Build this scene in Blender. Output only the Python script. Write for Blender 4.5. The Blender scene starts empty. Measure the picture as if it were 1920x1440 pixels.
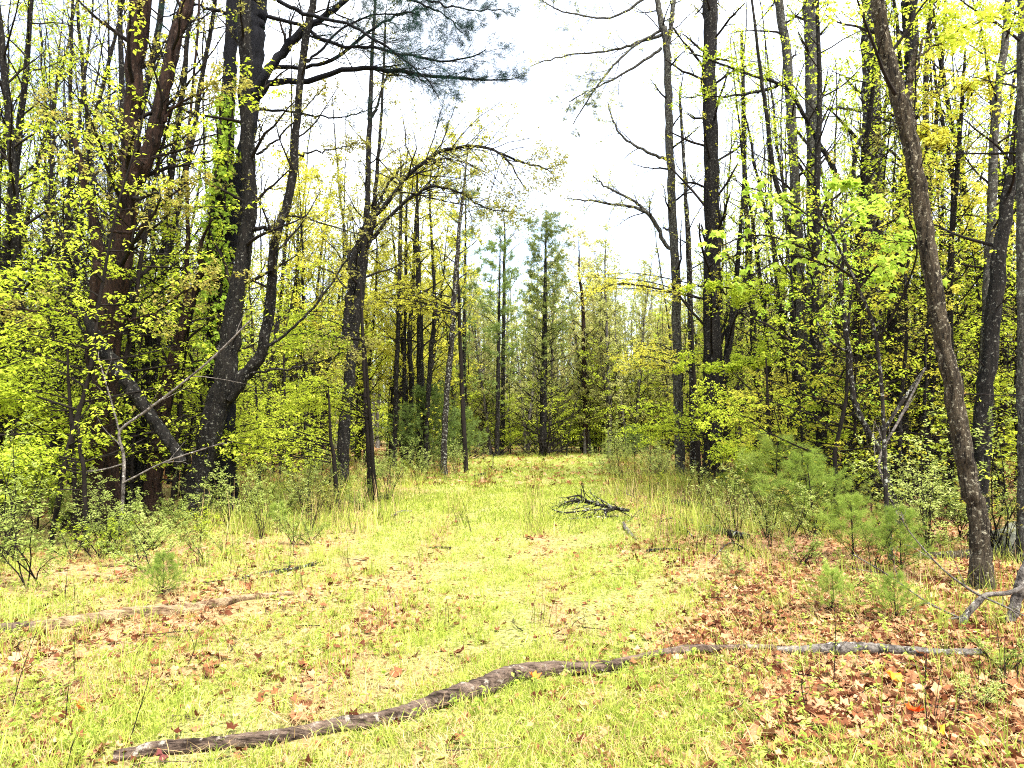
import bpy, math
import numpy as np
rng = np.random.default_rng(11)
PI = math.pi
SC = bpy.context.scene
COL = SC.collection

# ------------------------------------------------------------------ camera, world, sun, exposure
F = 1400.0                       # focal length in photograph pixels (1920 wide)
CAM = np.array([0.0, 0.0, 1.6])
PITCH = math.atan(80.0 / F)
cd = bpy.data.cameras.new("camera"); cam = bpy.data.objects.new("camera", cd); COL.objects.link(cam)
cd.sensor_width = 36.0; cd.lens = F / 1920.0 * 36.0; cd.clip_start = 0.1; cd.clip_end = 2000
cam.location = CAM; cam.rotation_euler = (PI / 2 + PITCH, 0, 0)
SC.camera = cam

SUN_EL, SUN_AZ = math.radians(62), math.radians(150)     # azimuth from +Y towards +X; high, behind a thin cloud cover
world = bpy.data.worlds.new("World"); SC.world = world; world.use_nodes = True
nt = world.node_tree; nt.nodes.clear()
wo = nt.nodes.new("ShaderNodeOutputWorld"); bg = nt.nodes.new("ShaderNodeBackground")
sky = nt.nodes.new("ShaderNodeTexSky"); sky.sky_type = 'NISHITA'; sky.sun_disc = False
sky.sun_elevation = SUN_EL; sky.sun_rotation = SUN_AZ; sky.air_density = 1.0; sky.dust_density = 2.0
tc = nt.nodes.new("ShaderNodeTexCoord"); nz = nt.nodes.new("ShaderNodeTexNoise")
nz.inputs["Scale"].default_value = 2.2; nz.inputs["Detail"].default_value = 5; nz.inputs["Roughness"].default_value = 0.55
rmp = nt.nodes.new("ShaderNodeMapRange"); rmp.inputs[1].default_value = 0.34; rmp.inputs[2].default_value = 0.60
rmp.inputs[3].default_value = 0.18; rmp.inputs[4].default_value = 0.96
mx = nt.nodes.new("ShaderNodeMix"); mx.data_type = 'RGBA'
mx.inputs[7].default_value = (5.3, 5.6, 6.2, 1)          # thin white cloud layer
nt.links.new(tc.outputs["Generated"], nz.inputs["Vector"]); nt.links.new(nz.outputs["Fac"], rmp.inputs[0])
nt.links.new(rmp.outputs[0], mx.inputs[0]); nt.links.new(sky.outputs[0], mx.inputs[6])
nt.links.new(mx.outputs[2], bg.inputs["Color"]); nt.links.new(bg.outputs[0], wo.inputs[0])
bg.inputs["Strength"].default_value = 0.05
sl = bpy.data.lights.new("sun", 'SUN'); sl.energy = 1.5; sl.angle = math.radians(14); sl.color = (1.0, 0.95, 0.86)
so = bpy.data.objects.new("sun", sl); COL.objects.link(so)
sd = np.array([math.sin(SUN_AZ) * math.cos(SUN_EL), math.cos(SUN_AZ) * math.cos(SUN_EL), math.sin(SUN_EL)])
from mathutils import Vector
so.rotation_euler = Vector(sd).to_track_quat('Z', 'Y').to_euler()
SC.view_settings.view_transform = 'Standard'; SC.view_settings.look = 'None'
SC.view_settings.exposure = 3.4; SC.view_settings.gamma = 1.0; SC.view_settings.use_curve_mapping = False
SC.render.engine = 'CYCLES'
SC.cycles.max_bounces = 9; SC.cycles.diffuse_bounces = 7; SC.cycles.transmission_bounces = 7
SC.cycles.glossy_bounces = 1; SC.cycles.use_denoising = False
SC.cycles.use_light_tree = False; SC.cycles.caustics_reflective = False; SC.cycles.caustics_refractive = False
SC.cycles.filter_width = 1.1

# ------------------------------------------------------------------ helpers
def W(px, py, Y):
    """the point on the vertical plane at distance Y that the photograph shows at (px, py)"""
    u, v = (px - 960) / F, (720 - py) / F
    d = np.array([u, math.cos(PITCH) - v * math.sin(PITCH), math.sin(PITCH) + v * math.cos(PITCH)])
    return CAM + d * (Y / d[1])
def gh(x, y):
    """ground height"""
    x = np.asarray(x, float); y = np.asarray(y, float)
    c = trail_x(y); s = np.abs(x - c)
    z = 0.035 * np.sin(x * 0.9 + 1.3) * np.sin(y * 0.55) + 0.03 * np.sin(x * 2.3 + y * 1.1) * np.clip(s / 3, 0, 1)
    z = z + 0.05 * np.clip((s - 4) / 6, 0, 3) - 0.035 * np.exp(-((s - 0.75) / 0.28) ** 2) * np.clip((y - 4) / 3, 0, 1)
    return z
def trail_x(y):
    y = np.asarray(y, float)
    return -0.35 + 0.0022 * np.clip(y - 12, 0, 60) ** 2
def G(px, py):
    Y = 2240.0 / max(py - 800.0, 10.0)
    for _ in range(4):
        p = W(px, py, Y)
        z = float(gh(p[0], p[1]))
        Y *= (CAM[2] - z) / max(CAM[2] - p[2], 1e-3)
        Y = min(max(Y, 1.5), 200)
    p = W(px, py, Y); p[2] = float(gh(p[0], p[1])); return p
def nrm(v): return v / np.maximum(np.linalg.norm(v, axis=-1, keepdims=True), 1e-9)
def catmull(pts, n):
    P = np.asarray(pts, float)
    if len(P) < 3:
        t = np.linspace(0, 1, n)[:, None]; return P[0] * (1 - t) + P[-1] * t
    Q = np.vstack([2 * P[0] - P[1], P, 2 * P[-1] - P[-2]])
    s = np.linspace(0, len(P) - 1 - 1e-6, n); i = s.astype(int); f = (s - i)[:, None]
    a, b, c, d = Q[i], Q[i + 1], Q[i + 2], Q[i + 3]
    return 0.5 * (2 * b + (c - a) * f + (2 * a - 5 * b + 4 * c - d) * f ** 2 + (3 * b - a - 3 * c + d) * f ** 3)

class MB:
    def __init__(s): s.v = []; s.f = []; s.n = 0
    def add(s, v, f, mat=0):
        v = np.asarray(v, np.float32).reshape(-1, 3); f = np.asarray(f, np.int32)
        if len(v) == 0 or len(f) == 0: return
        s.v.append(v); s.f.append((f + s.n, mat)); s.n += len(v)
    def mesh(s, name, mats, smooth=True):
        me = bpy.data.meshes.new(name)
        V = np.concatenate(s.v)
        me.vertices.add(len(V)); me.vertices.foreach_set("co", V.ravel())
        tot = sum(f.size for f, _ in s.f); npoly = sum(len(f) for f, _ in s.f)
        me.loops.add(tot); me.polygons.add(npoly)
        me.loops.foreach_set("vertex_index", np.concatenate([f.ravel() for f, _ in s.f]))
        st, mi, o = [], [], 0
        for f, m in s.f:
            k = f.shape[1]; st.append(o + np.arange(len(f)) * k); o += f.size; mi.append(np.full(len(f), m, np.int32))
        me.polygons.foreach_set("loop_start", np.concatenate(st).astype(np.int32))
        me.polygons.foreach_set("material_index", np.concatenate(mi))
        me.polygons.foreach_set("use_smooth", np.full(npoly, smooth))
        for m in mats: me.materials.append(m)
        me.update(calc_edges=True); me.validate()
        return me
    def obj(s, name, mats, parent=None, smooth=True, link=True):
        if not s.f: return None
        if not isinstance(mats, (list, tuple)): mats = [mats]
        o = bpy.data.objects.new(name, s.mesh(name, mats, smooth))
        if link: COL.objects.link(o)
        o.parent = parent
        return o
def tag(o, label=None, cat=None, group=None, kind=None):
    if label: o["label"] = label
    if cat: o["category"] = cat
    if group: o["group"] = group
    if kind: o["kind"] = kind
    return o
def empty(name, loc=(0, 0, 0), rz=0.0):
    o = bpy.data.objects.new(name, None); COL.objects.link(o); o.location = loc; o.rotation_euler = (0, 0, rz)
    o.empty_display_size = 0.2; return o
def copy_tree(o):
    c = o.copy(); COL.objects.link(c)
    for ch in o.children:
        d = ch.copy(); COL.objects.link(d); d.parent = c
    return c
def local(me_obj, loc):
    me_obj.data.transform(__import__("mathutils").Matrix.Translation([-a for a in loc]))

def tubes(mb, P, R, sides=4, rough=0.0, mat=0, freq=3.0, cap=True):
    """P (M,n,3) polylines, R (M,n) radii"""
    P = np.asarray(P, float); R = np.asarray(R, float)
    if P.ndim == 2: P = P[None]; R = R[None]
    M, n, _ = P.shape
    if M == 0: return
    T = np.empty_like(P); T[:, 1:-1] = P[:, 2:] - P[:, :-2]; T[:, 0] = P[:, 1] - P[:, 0]; T[:, -1] = P[:, -1] - P[:, -2]
    T = nrm(T); mean = nrm(P[:, -1] - P[:, 0]) + 1e-6
    ref = np.zeros((M, 3)); k = np.argmin(np.abs(mean), axis=1); ref[np.arange(M), k] = 1
    U = nrm(np.cross(T, ref[:, None, :])); Vv = np.cross(T, U)
    a = np.linspace(0, 2 * PI, sides, endpoint=False)
    rr = np.repeat(R[:, :, None], sides, axis=2)
    if rough > 0:
        L = np.concatenate([np.zeros((M, 1)), np.cumsum(np.linalg.norm(np.diff(P, axis=1), axis=2), axis=1)], axis=1)
        m = np.zeros_like(rr)
        for q in range(7):
            kk = rng.integers(1, max(2, sides // 2)); ph = rng.uniform(0, 6.28, (M, 1, 1)); fz = rng.uniform(-1, 1) * freq
            m += np.sin(kk * a[None, None, :] + ph + fz * L[:, :, None] * 2.0) / 3.5
        m += rng.normal(0, 0.35, m.shape)
        rr = rr * (1 + rough * m)
    V = P[:, :, None, :] + rr[..., None] * (np.cos(a)[None, None, :, None] * U[:, :, None, :] + np.sin(a)[None, None, :, None] * Vv[:, :, None, :])
    V = V.reshape(-1, 3)
    i = np.arange(M)[:, None, None] * n * sides + np.arange(n - 1)[None, :, None] * sides
    j = np.arange(sides)[None, None, :]; j2 = (j + 1) % sides
    Fq = np.stack([i + j, i + j2, i + sides + j2, i + sides + j], -1).reshape(-1, 4)
    mb.add(V, Fq, mat)
    if cap and sides >= 6:
        for m_ in range(M):
            for row in (0, n - 1):
                ring = V[(m_ * n + row) * sides:(m_ * n + row + 1) * sides]
                c = ring.mean(0); vv = np.vstack([ring, c]); jj = np.arange(sides)
                mb.add(vv, np.stack([jj, (jj + 1) % sides, np.full(sides, sides)], -1), mat)

def spawn(P, R, k, t0, t1, length, ang, n=6, wig=0.12, up=0.0, rr=0.5, rmin=0.002, flat=0.0, tap=0.25, lenpow=0.6, azr=None):
    """k children on each parent polyline; returns (P, R)"""
    M, m, _ = P.shape
    t = t0 + (t1 - t0) * ((np.arange(k)[None, :] + rng.random((M, k))) / k)
    s = np.clip(t, 0, 0.9999) * (m - 1); i = s.astype(int); f = (s - i)[..., None]; mi = np.arange(M)[:, None]
    pos = P[mi, i] * (1 - f) + P[mi, i + 1] * f
    T = nrm(P[mi, i + 1] - P[mi, i]); rad = R[mi, i] * (1 - f[..., 0]) + R[mi, i + 1] * f[..., 0]
    ref = np.where(np.abs(T[..., 2:3]) > 0.8, np.array([1.0, 0, 0]), np.array([0, 0, 1.0]))
    U = nrm(np.cross(T, ref)); Vv = np.cross(T, U)
    az = (np.arange(k)[None, :] * 2.39996 + rng.uniform(0, 6.28, (M, 1)) + rng.normal(0, 0.35, (M, k)))
    if azr is not None: az = rng.uniform(azr[0], azr[1], (M, k))
    an = ang + rng.normal(0, 0.14, (M, k))
    d = T * np.cos(an)[..., None] + np.sin(an)[..., None] * (np.cos(az)[..., None] * U + np.sin(az)[..., None] * Vv)
    d[..., 2] *= (1 - flat); d = nrm(d).reshape(-1, 3)
    plen = np.linalg.norm(np.diff(P, axis=1), axis=2).sum(1)[:, None]
    L = (length if length > 0 else -length * plen) * (1.05 - lenpow * (t - t0) / max(t1 - t0, 1e-3)) * rng.uniform(0.65, 1.2, (M, k))
    L = L.reshape(-1)
    return grow(pos.reshape(-1, 3), d, L, n, wig, up, np.maximum(rad.reshape(-1) * rr, rmin), tap, flat)
def grow(pos, d, L, n, wig, up, r0, tap=0.25, flat=0.0):
    st = (L / (n - 1))[:, None]; out = [pos]; d = nrm(d)
    for _ in range(n - 1):
        w = rng.normal(0, wig, d.shape); w[:, 2] *= (1 - flat * 0.7)
        d = nrm(d + w + np.array([0, 0, up])); out.append(out[-1] + d * st)
    P = np.stack(out, 1); R = r0[:, None] * np.linspace(1, tap, n)[None, :]
    return P, R

def along(P, k, t0=0.2, t1=1.0, jit=0.03):
    M, m, _ = P.shape
    t = rng.uniform(t0, t1, (M, k)); s = np.clip(t, 0, 0.9999) * (m - 1); i = s.astype(int); f = (s - i)[..., None]; mi = np.arange(M)[:, None]
    return (P[mi, i] * (1 - f) + P[mi, i + 1] * f + rng.normal(0, jit, (M, k, 3))).reshape(-1, 3)
def leaves(mb, pos, size, flat=0.6, droop=0.5, mat=0, aspect=0.62, var=0.5, cl=True):
    """folded four-corner leaves hung at the points"""
    if len(pos) > 60 and cl:
        k_ = len(pos) // 4; base = pos[rng.permutation(len(pos))[:k_]]; pos = np.repeat(base, 4, 0) + rng.normal(0, size * 0.35, (k_ * 4, 3)); 
    N = len(pos)
    if N == 0: return
    az = rng.uniform(0, 2 * PI, N); s = size * rng.uniform(1 - var, 1 + var, N)
    dz = -droop + rng.normal(0, 0.35, N)
    d = nrm(np.stack([np.cos(az), np.sin(az), dz], -1))
    up = nrm(np.stack([rng.normal(0, 1 - flat, N), rng.normal(0, 1 - flat, N), np.full(N, 0.35 + flat)], -1))
    side = nrm(np.cross(d, up)); nn = np.cross(side, d)
    w = (s * aspect * 0.5)[:, None]; s1 = s[:, None]
    a = pos; b = pos + d * s1 * 0.45 + side * w + nn * w * 0.35; c = pos + d * s1; e = pos + d * s1 * 0.45 - side * w + nn * w * 0.35
    V = np.stack([a, b, c, e], 1).reshape(-1, 3); i = np.arange(N)[:, None] * 4
    mb.add(V, np.hstack([i, i + 1, i + 2, i + 3]), mat)
def needles(mb, pos, dirs, length, k, width=0.004, spread=0.5, mat=0):
    N = len(pos)
    p = np.repeat(pos, k, 0); d = nrm(np.repeat(dirs, k, 0) + rng.normal(0, spread, (N * k, 3)))
    p = p + d * 0.0 + rng.normal(0, length * 0.12, p.shape)
    L = (length * rng.uniform(0.7, 1.15, N * k))[:, None]
    s = nrm(np.cross(d, rng.normal(0, 1, d.shape))) * width
    V = np.stack([p - s, p + s, p + d * L + np.array([0, 0, -0.05]) * L], 1).reshape(-1, 3); i = np.arange(N * k)[:, None] * 3
    mb.add(V, np.hstack([i, i + 1, i + 2]), mat)

# ------------------------------------------------------------------ materials
def newmat(name):
    m = bpy.data.materials.new(name); m.use_nodes = True; m.node_tree.nodes.clear(); return m, m.node_tree
def N_(t, ty, **kw):
    n = t.nodes.new(ty)
    for k, v in kw.items(): setattr(n, k, v)
    return n
def ramp(t, stops):
    r = N_(t, "ShaderNodeValToRGB"); e = r.color_ramp.elements
    while len(e) < len(stops): e.new(0.5)
    for el, (p, c) in zip(e, stops): el.position = p; el.color = (*c, 1)
    return r
def leafmat(name, stops, trans=0.5, tcol=1.25, gloss=0.0):
    m, t = newmat(name); out = N_(t, "ShaderNodeOutputMaterial")
    geo = N_(t, "ShaderNodeNewGeometry"); oi = N_(t, "ShaderNodeObjectInfo")
    a = N_(t, "ShaderNodeMath", operation='MULTIPLY_ADD'); a.inputs[1].default_value = 0.55
    b = N_(t, "ShaderNodeMath", operation='MULTIPLY'); b.inputs[1].default_value = 0.45
    t.links.new(oi.outputs["Random"], b.inputs[0]); t.links.new(geo.outputs["Random Per Island"], a.inputs[0]); t.links.new(b.outputs[0], a.inputs[2])
    r = ramp(t, stops); t.links.new(a.outputs[0], r.inputs[0])
    d = N_(t, "ShaderNodeBsdfDiffuse"); tr = N_(t, "ShaderNodeBsdfTranslucent"); mxs = N_(t, "ShaderNodeMixShader")
    sc = N_(t, "ShaderNodeMix", data_type='RGBA', blend_type='MULTIPLY'); sc.inputs[0].default_value = 1; sc.inputs[7].default_value = (tcol, tcol * 1.02, tcol * 0.8, 1)
    t.links.new(r.outputs[0], d.inputs[0]); t.links.new(r.outputs[0], sc.inputs[6]); t.links.new(sc.outputs[2], tr.inputs[0])
    mxs.inputs[0].default_value = trans
    t.links.new(d.outputs[0], mxs.inputs[1]); t.links.new(tr.outputs[0], mxs.inputs[2]); t.links.new(mxs.outputs[0], out.inputs[0])
    return m
def barkmat(name, c1, c2, c3=None, lich=0.0, scale=9.0, zs=0.18, bump=0.6, lsc=3.0, rough=0.95, xs=1.0):
    m, t = newmat(name); out = N_(t, "ShaderNodeOutputMaterial")
    tc = N_(t, "ShaderNodeTexCoord"); mp = N_(t, "ShaderNodeMapping"); mp.inputs["Scale"].default_value = (xs, 1, zs)
    t.links.new(tc.outputs["Object"], mp.inputs[0])
    n1 = N_(t, "ShaderNodeTexNoise"); n1.inputs["Scale"].default_value = scale * 3; n1.inputs["Detail"].default_value = 6; n1.inputs["Roughness"].default_value = 0.7
    t.links.new(mp.outputs[0], n1.inputs[0])
    n0 = N_(t, "ShaderNodeTexNoise"); n0.inputs["Scale"].default_value = scale * 0.9; n0.inputs["Detail"].default_value = 3; t.links.new(mp.outputs[0], n0.inputs[0])
    av = N_(t, "ShaderNodeMix", data_type='FLOAT'); av.inputs[0].default_value = 0.45; t.links.new(n1.outputs[0], av.inputs[2]); t.links.new(n0.outputs[0], av.inputs[3])
    r = ramp(t, [(0.40, c1), (0.60, c2)]); t.links.new(av.outputs[0], r.inputs[0]); col = r.outputs[0]
    if c3 is not None:
        n2 = N_(t, "ShaderNodeTexNoise"); n2.inputs["Scale"].default_value = lsc; n2.inputs["Detail"].default_value = 8; n2.inputs["Roughness"].default_value = 0.72
        t.links.new(tc.outputs["Object"], n2.inputs[0])
        mr = N_(t, "ShaderNodeMapRange"); mr.inputs[1].default_value = 0.64 - lich * 0.25; mr.inputs[2].default_value = 0.69 - lich * 0.2
        t.links.new(n2.outputs[0], mr.inputs[0])
        mxn = N_(t, "ShaderNodeMix", data_type='RGBA'); mxn.inputs[7].default_value = (*c3, 1)
        t.links.new(mr.outputs[0], mxn.inputs[0]); t.links.new(col, mxn.inputs[6]); col = mxn.outputs[2]
    p = N_(t, "ShaderNodeBsdfPrincipled"); p.inputs["Roughness"].default_value = rough; p.inputs["Specular IOR Level"].default_value = 0.15
    t.links.new(col, p.inputs["Base Color"])
    bp = N_(t, "ShaderNodeBump"); bp.inputs["Strength"].default_value = bump; bp.inputs["Distance"].default_value = 0.04
    t.links.new(av.outputs[0], bp.inputs["Height"]); t.links.new(bp.outputs[0], p.inputs["Normal"]); t.links.new(p.outputs[0], out.inputs[0])
    return m

B_RED = barkmat("reddish_brown_bark", (0.003, 0.002, 0.0015), (0.034, 0.018, 0.012), (0.12, 0.10, 0.08), 0.16, scale=20, zs=0.14, bump=1.0, lsc=22)
B_DARK = barkmat("dark_bark", (0.002, 0.002, 0.002), (0.013, 0.011, 0.009), (0.13, 0.13, 0.11), 0.26, scale=20, bump=1.0, lsc=22)
B_PINE = barkmat("pine_bark", (0.002, 0.0025, 0.004), (0.009, 0.009, 0.012), (0.03, 0.03, 0.03), 0.1, scale=16, bump=1.0, lsc=20)
B_LICH = barkmat("lichen_bark", (0.004, 0.003, 0.003), (0.030, 0.025, 0.020), (0.32, 0.33, 0.28), 0.36, scale=20, bump=1.0, lsc=16)
B_GREY = barkmat("grey_bark", (0.012, 0.011, 0.009), (0.065, 0.061, 0.052), (0.19, 0.20, 0.165), 0.35, scale=22, zs=0.4, bump=0.8, lsc=22)
B_TAN = barkmat("shaggy_brown_bark", (0.003, 0.002, 0.0015), (0.066, 0.052, 0.033), (0.26, 0.24, 0.17), 0.34, scale=26, zs=0.16, bump=1.2, lsc=28)
B_TWIG = barkmat("twig_bark", (0.005, 0.004, 0.003), (0.016, 0.012, 0.010), None)
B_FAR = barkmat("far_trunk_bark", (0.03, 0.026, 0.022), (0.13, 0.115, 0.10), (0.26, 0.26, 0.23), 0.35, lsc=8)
B_LOG = barkmat("weathered_wood", (0.014, 0.008, 0.005), (0.17, 0.12, 0.088), (0.30, 0.26, 0.21), 0.26, scale=20, zs=1.0, bump=1.2, lsc=16, xs=0.2)
B_ROT = barkmat("rotten_pale_wood", (0.06, 0.03, 0.015), (0.36, 0.26, 0.15), (0.15, 0.17, 0.04), 0.3, scale=16, zs=1.0, bump=1.2, lsc=9, xs=0.25)
B_BIRCH = barkmat("birch_bark", (0.02, 0.016, 0.014), (0.17, 0.15, 0.13), (0.40, 0.38, 0.34), 0.22, scale=14, zs=1.0, bump=0.8, lsc=22)
L_LIME = leafmat("lime_leaf", [(0, (0.10, 0.14, 0.02)), (0.35, (0.30, 0.37, 0.035)), (0.75, (0.46, 0.52, 0.06)), (1, (0.60, 0.60, 0.12))], tcol=1.5)
L_YEL = leafmat("yellow_leaf", [(0, (0.22, 0.23, 0.03)), (0.5, (0.46, 0.44, 0.06)), (1, (0.62, 0.57, 0.12))], tcol=1.35)
L_MAPLE = leafmat("maple_leaf", [(0, (0.18, 0.30, 0.03)), (0.5, (0.32, 0.45, 0.06)), (1, (0.46, 0.55, 0.12))], tcol=1.4)
L_OLIVE = leafmat("olive_leaf", [(0, (0.16, 0.16, 0.07)), (0.4, (0.34, 0.36, 0.12)), (0.75, (0.50, 0.48, 0.20)), (1, (0.34, 0.24, 0.15))], tcol=1.35)
L_BUD = leafmat("bud_leaf", [(0, (0.07, 0.055, 0.03)), (0.35, (0.20, 0.19, 0.06)), (0.7, (0.36, 0.35, 0.09)), (0.88, (0.46, 0.36, 0.10)), (1, (0.26, 0.11, 0.06))])
L_SHRUB = leafmat("shrub_leaf", [(0, (0.14, 0.19, 0.04)), (0.5, (0.34, 0.41, 0.11)), (1, (0.58, 0.62, 0.26))], tcol=1.35)
NDL_DARK = leafmat("dark_needle", [(0, (0.010, 0.030, 0.028)), (1, (0.03, 0.065, 0.048))], 0.2)
NDL_FAR = leafmat("far_needle", [(0, (0.07, 0.10, 0.02)), (1, (0.24, 0.28, 0.08))], 0.3, 1.1)
NDL_SOFT = leafmat("soft_needle", [(0, (0.10, 0.16, 0.03)), (0.6, (0.28, 0.36, 0.07)), (1, (0.46, 0.50, 0.16))], 0.45, 1.4)
NDL_MID = leafmat("mid_needle", [(0, (0.06, 0.10, 0.025)), (1, (0.22, 0.29, 0.08))], 0.3, 1.1)
GRASS = leafmat("grass_blade", [(0, (0.05, 0.08, 0.012)), (0.35, (0.22, 0.28, 0.04)), (0.75, (0.42, 0.46, 0.09)), (1, (0.62, 0.57, 0.27))], 0.4)
STRAW = leafmat("straw_blade", [(0, (0.16, 0.09, 0.04)), (0.5, (0.42, 0.30, 0.14)), (1, (0.60, 0.46, 0.25))], 0.3)
LITTER = leafmat("dead_leaf", [(0, (0.012, 0.005, 0.004)), (0.2, (0.07, 0.022, 0.012)), (0.38, (0.22, 0.09, 0.042)), (0.58, (0.46, 0.26, 0.14)), (0.8, (0.62, 0.47, 0.32)), (0.9, (0.50, 0.24, 0.10)), (1, (0.40, 0.06, 0.015))], 0.2, 1.0)
def plain_leaf(name, c): return leafmat(name, [(0, tuple(x * 0.8 for x in c)), (1, c)], 0.25, 1.0)
HERB = leafmat("herb_leaf", [(0, (0.14, 0.24, 0.03)), (0.5, (0.30, 0.40, 0.06)), (1, (0.46, 0.52, 0.14))], 0.4)

# ------------------------------------------------------------------ ground
def cover(x, y):
    """0..1 how grassy the ground is"""
    c = trail_x(y); s = np.abs(x - c)
    wv = 0.5 * np.sin(x * 1.7 + y * 0.6) + 0.5 * np.sin(y * 1.3 - x * 0.8 + 2) + 0.4 * np.sin(x * 4.1 + 1) * np.sin(y * 3.3)
    half = np.where(x > c, np.interp(y, [3, 5, 6.5, 8, 12, 20, 40], [1.2, 1.1, 1.25, 1.7, 1.9, 2.3, 4.4]), 1.2 + 0.045 * np.clip(y - 8, 0, 30))
    g = np.clip(1.05 - (s - half + 0.35 * wv) / 1.1, 0.0, 1.0)
    g = np.where(x < c, np.maximum(g, 0.42 + 0.22 * wv), np.maximum(g, 0.04 + 0.12 * wv))
    g = g - 0.75 * np.exp(-((s - 0.74) / 0.2) ** 2) * (0.7 + 0.3 * np.sin(y * 0.9 + 1) * np.sin(y * 0.37))
    dirt = np.exp(-((x + 1.15) / 0.8) ** 2 - ((y - 6.6) / 0.9) ** 2) * 0.55 + np.exp(-((x + 1.2) / 0.7) ** 2 - ((y - 5.0) / 0.5) ** 2) * 0.4
    return np.clip(g - dirt, 0, 1)
def clear_l(y): return np.interp(y, [0, 5, 11, 14, 22, 30, 38, 60], [-5.5, -5.2, -5.6, -5.2, -5.4, -4.6, -2.6, -2.2])
def clear_r(y): return np.interp(y, [0, 5, 7, 9, 12, 17, 23, 37, 42, 60], [4.6, 4.1, 4.0, 3.6, 3.9, 4.6, 4.4, 6.6, 7.2, 8])

def build_ground():
    m, t = newmat("forest_floor"); out = N_(t, "ShaderNodeOutputMaterial"); p = N_(t, "ShaderNodeBsdfPrincipled")
    p.inputs["Roughness"].default_value = 1; p.inputs["Specular IOR Level"].default_value = 0.05
    tc = N_(t, "ShaderNodeTexCoord"); at = N_(t, "ShaderNodeAttribute"); at.attribute_name = "grassy"
    n1 = N_(t, "ShaderNodeTexNoise"); n1.inputs["Scale"].default_value = 26; n1.inputs["Detail"].default_value = 8; n1.inputs["Roughness"].default_value = 0.75
    n2 = N_(t, "ShaderNodeTexVoronoi"); n2.inputs["Scale"].default_value = 18; n2.inputs["Randomness"].default_value = 1
    n3 = N_(t, "ShaderNodeTexNoise"); n3.inputs["Scale"].default_value = 1.6; n3.inputs["Detail"].default_value = 6
    for n in (n1, n2, n3): t.links.new(tc.outputs["Object"], n.inputs["Vector"])
    lit = ramp(t, [(0.34, (0.02, 0.011, 0.007)), (0.45, (0.14, 0.06, 0.03)), (0.56, (0.34, 0.19, 0.10)), (0.68, (0.52, 0.36, 0.24))]); t.links.new(n1.outputs[0], lit.inputs[0])
    lit2 = ramp(t, [(0.1, (0.10, 0.04, 0.02)), (0.5, (0.33, 0.19, 0.11)), (0.9, (0.50, 0.34, 0.22))]); t.links.new(n2.outputs["Color"], lit2.inputs[0])
    ml = N_(t, "ShaderNodeMix", data_type='RGBA'); ml.inputs[0].default_value = 0.45; t.links.new(lit.outputs[0], ml.inputs[6]); t.links.new(lit2.outputs[0], ml.inputs[7])
    gr = ramp(t, [(0.38, (0.03, 0.035, 0.012)), (0.48, (0.17, 0.18, 0.05)), (0.60, (0.36, 0.36, 0.11)), (0.74, (0.52, 0.44, 0.24))]); t.links.new(n1.outputs[0], gr.inputs[0])
    ad = N_(t, "ShaderNodeMath", operation='ADD'); ad.inputs[1].default_value = -0.5; t.links.new(n3.outputs[0], ad.inputs[0])
    ms = N_(t, "ShaderNodeMath", operation='MULTIPLY_ADD'); ms.inputs[1].default_value = 1.6; t.links.new(ad.outputs[0], ms.inputs[0]); t.links.new(at.outputs["Fac"], ms.inputs[2])
    cl = N_(t, "ShaderNodeClamp"); t.links.new(ms.outputs[0], cl.inputs[0])
    mg = N_(t, "ShaderNodeMix", data_type='RGBA'); t.links.new(cl.outputs[0], mg.inputs[0]); t.links.new(ml.outputs[2], mg.inputs[6]); t.links.new(gr.outputs[0], mg.inputs[7])
    t.links.new(mg.outputs[2], p.inputs["Base Color"])
    bp = N_(t, "ShaderNodeBump"); bp.inputs["Strength"].default_value = 0.8; bp.inputs["Distance"].default_value = 0.03; t.links.new(n1.outputs[0], bp.inputs["Height"])
    t.links.new(bp.outputs[0], p.inputs["Normal"]); t.links.new(p.outputs[0], out.inputs[0])
    xs = np.concatenate([[-400, -200, -100, -60, -40], np.arange(-28, -9, 1.0), np.arange(-9, 9, 0.12), np.arange(9, 28, 1.0), [40, 60, 100, 200, 400]])
    ys = np.concatenate([[-60, -20, -5], np.arange(0, 16, 0.12), np.arange(16, 50, 0.6), [55, 62, 75, 100, 150, 250, 500]])
    X, Y = np.meshgrid(xs, ys); Z = gh(X, Y)
    near = (np.abs(X) < 9) & (Y > 0) & (Y < 16)
    Z = Z + np.where(near, rng.normal(0, 0.006, Z.shape), 0)
    nx, ny = len(xs), len(ys); i = (np.arange(ny - 1)[:, None] * nx + np.arange(nx - 1)[None, :]).ravel()
    mb = MB(); mb.add(np.stack([X, Y, Z], -1).reshape(-1, 3), np.stack([i, i + 1, i + nx + 1, i + nx], -1))
    o = mb.obj("forest_floor", m)
    a = o.data.attributes.new("grassy", 'FLOAT', 'POINT'); a.data.foreach_set("value", cover(X, Y).ravel().astype(np.float32))
    o["kind"] = "structure"
    return o
FLOOR = build_ground()

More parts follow.
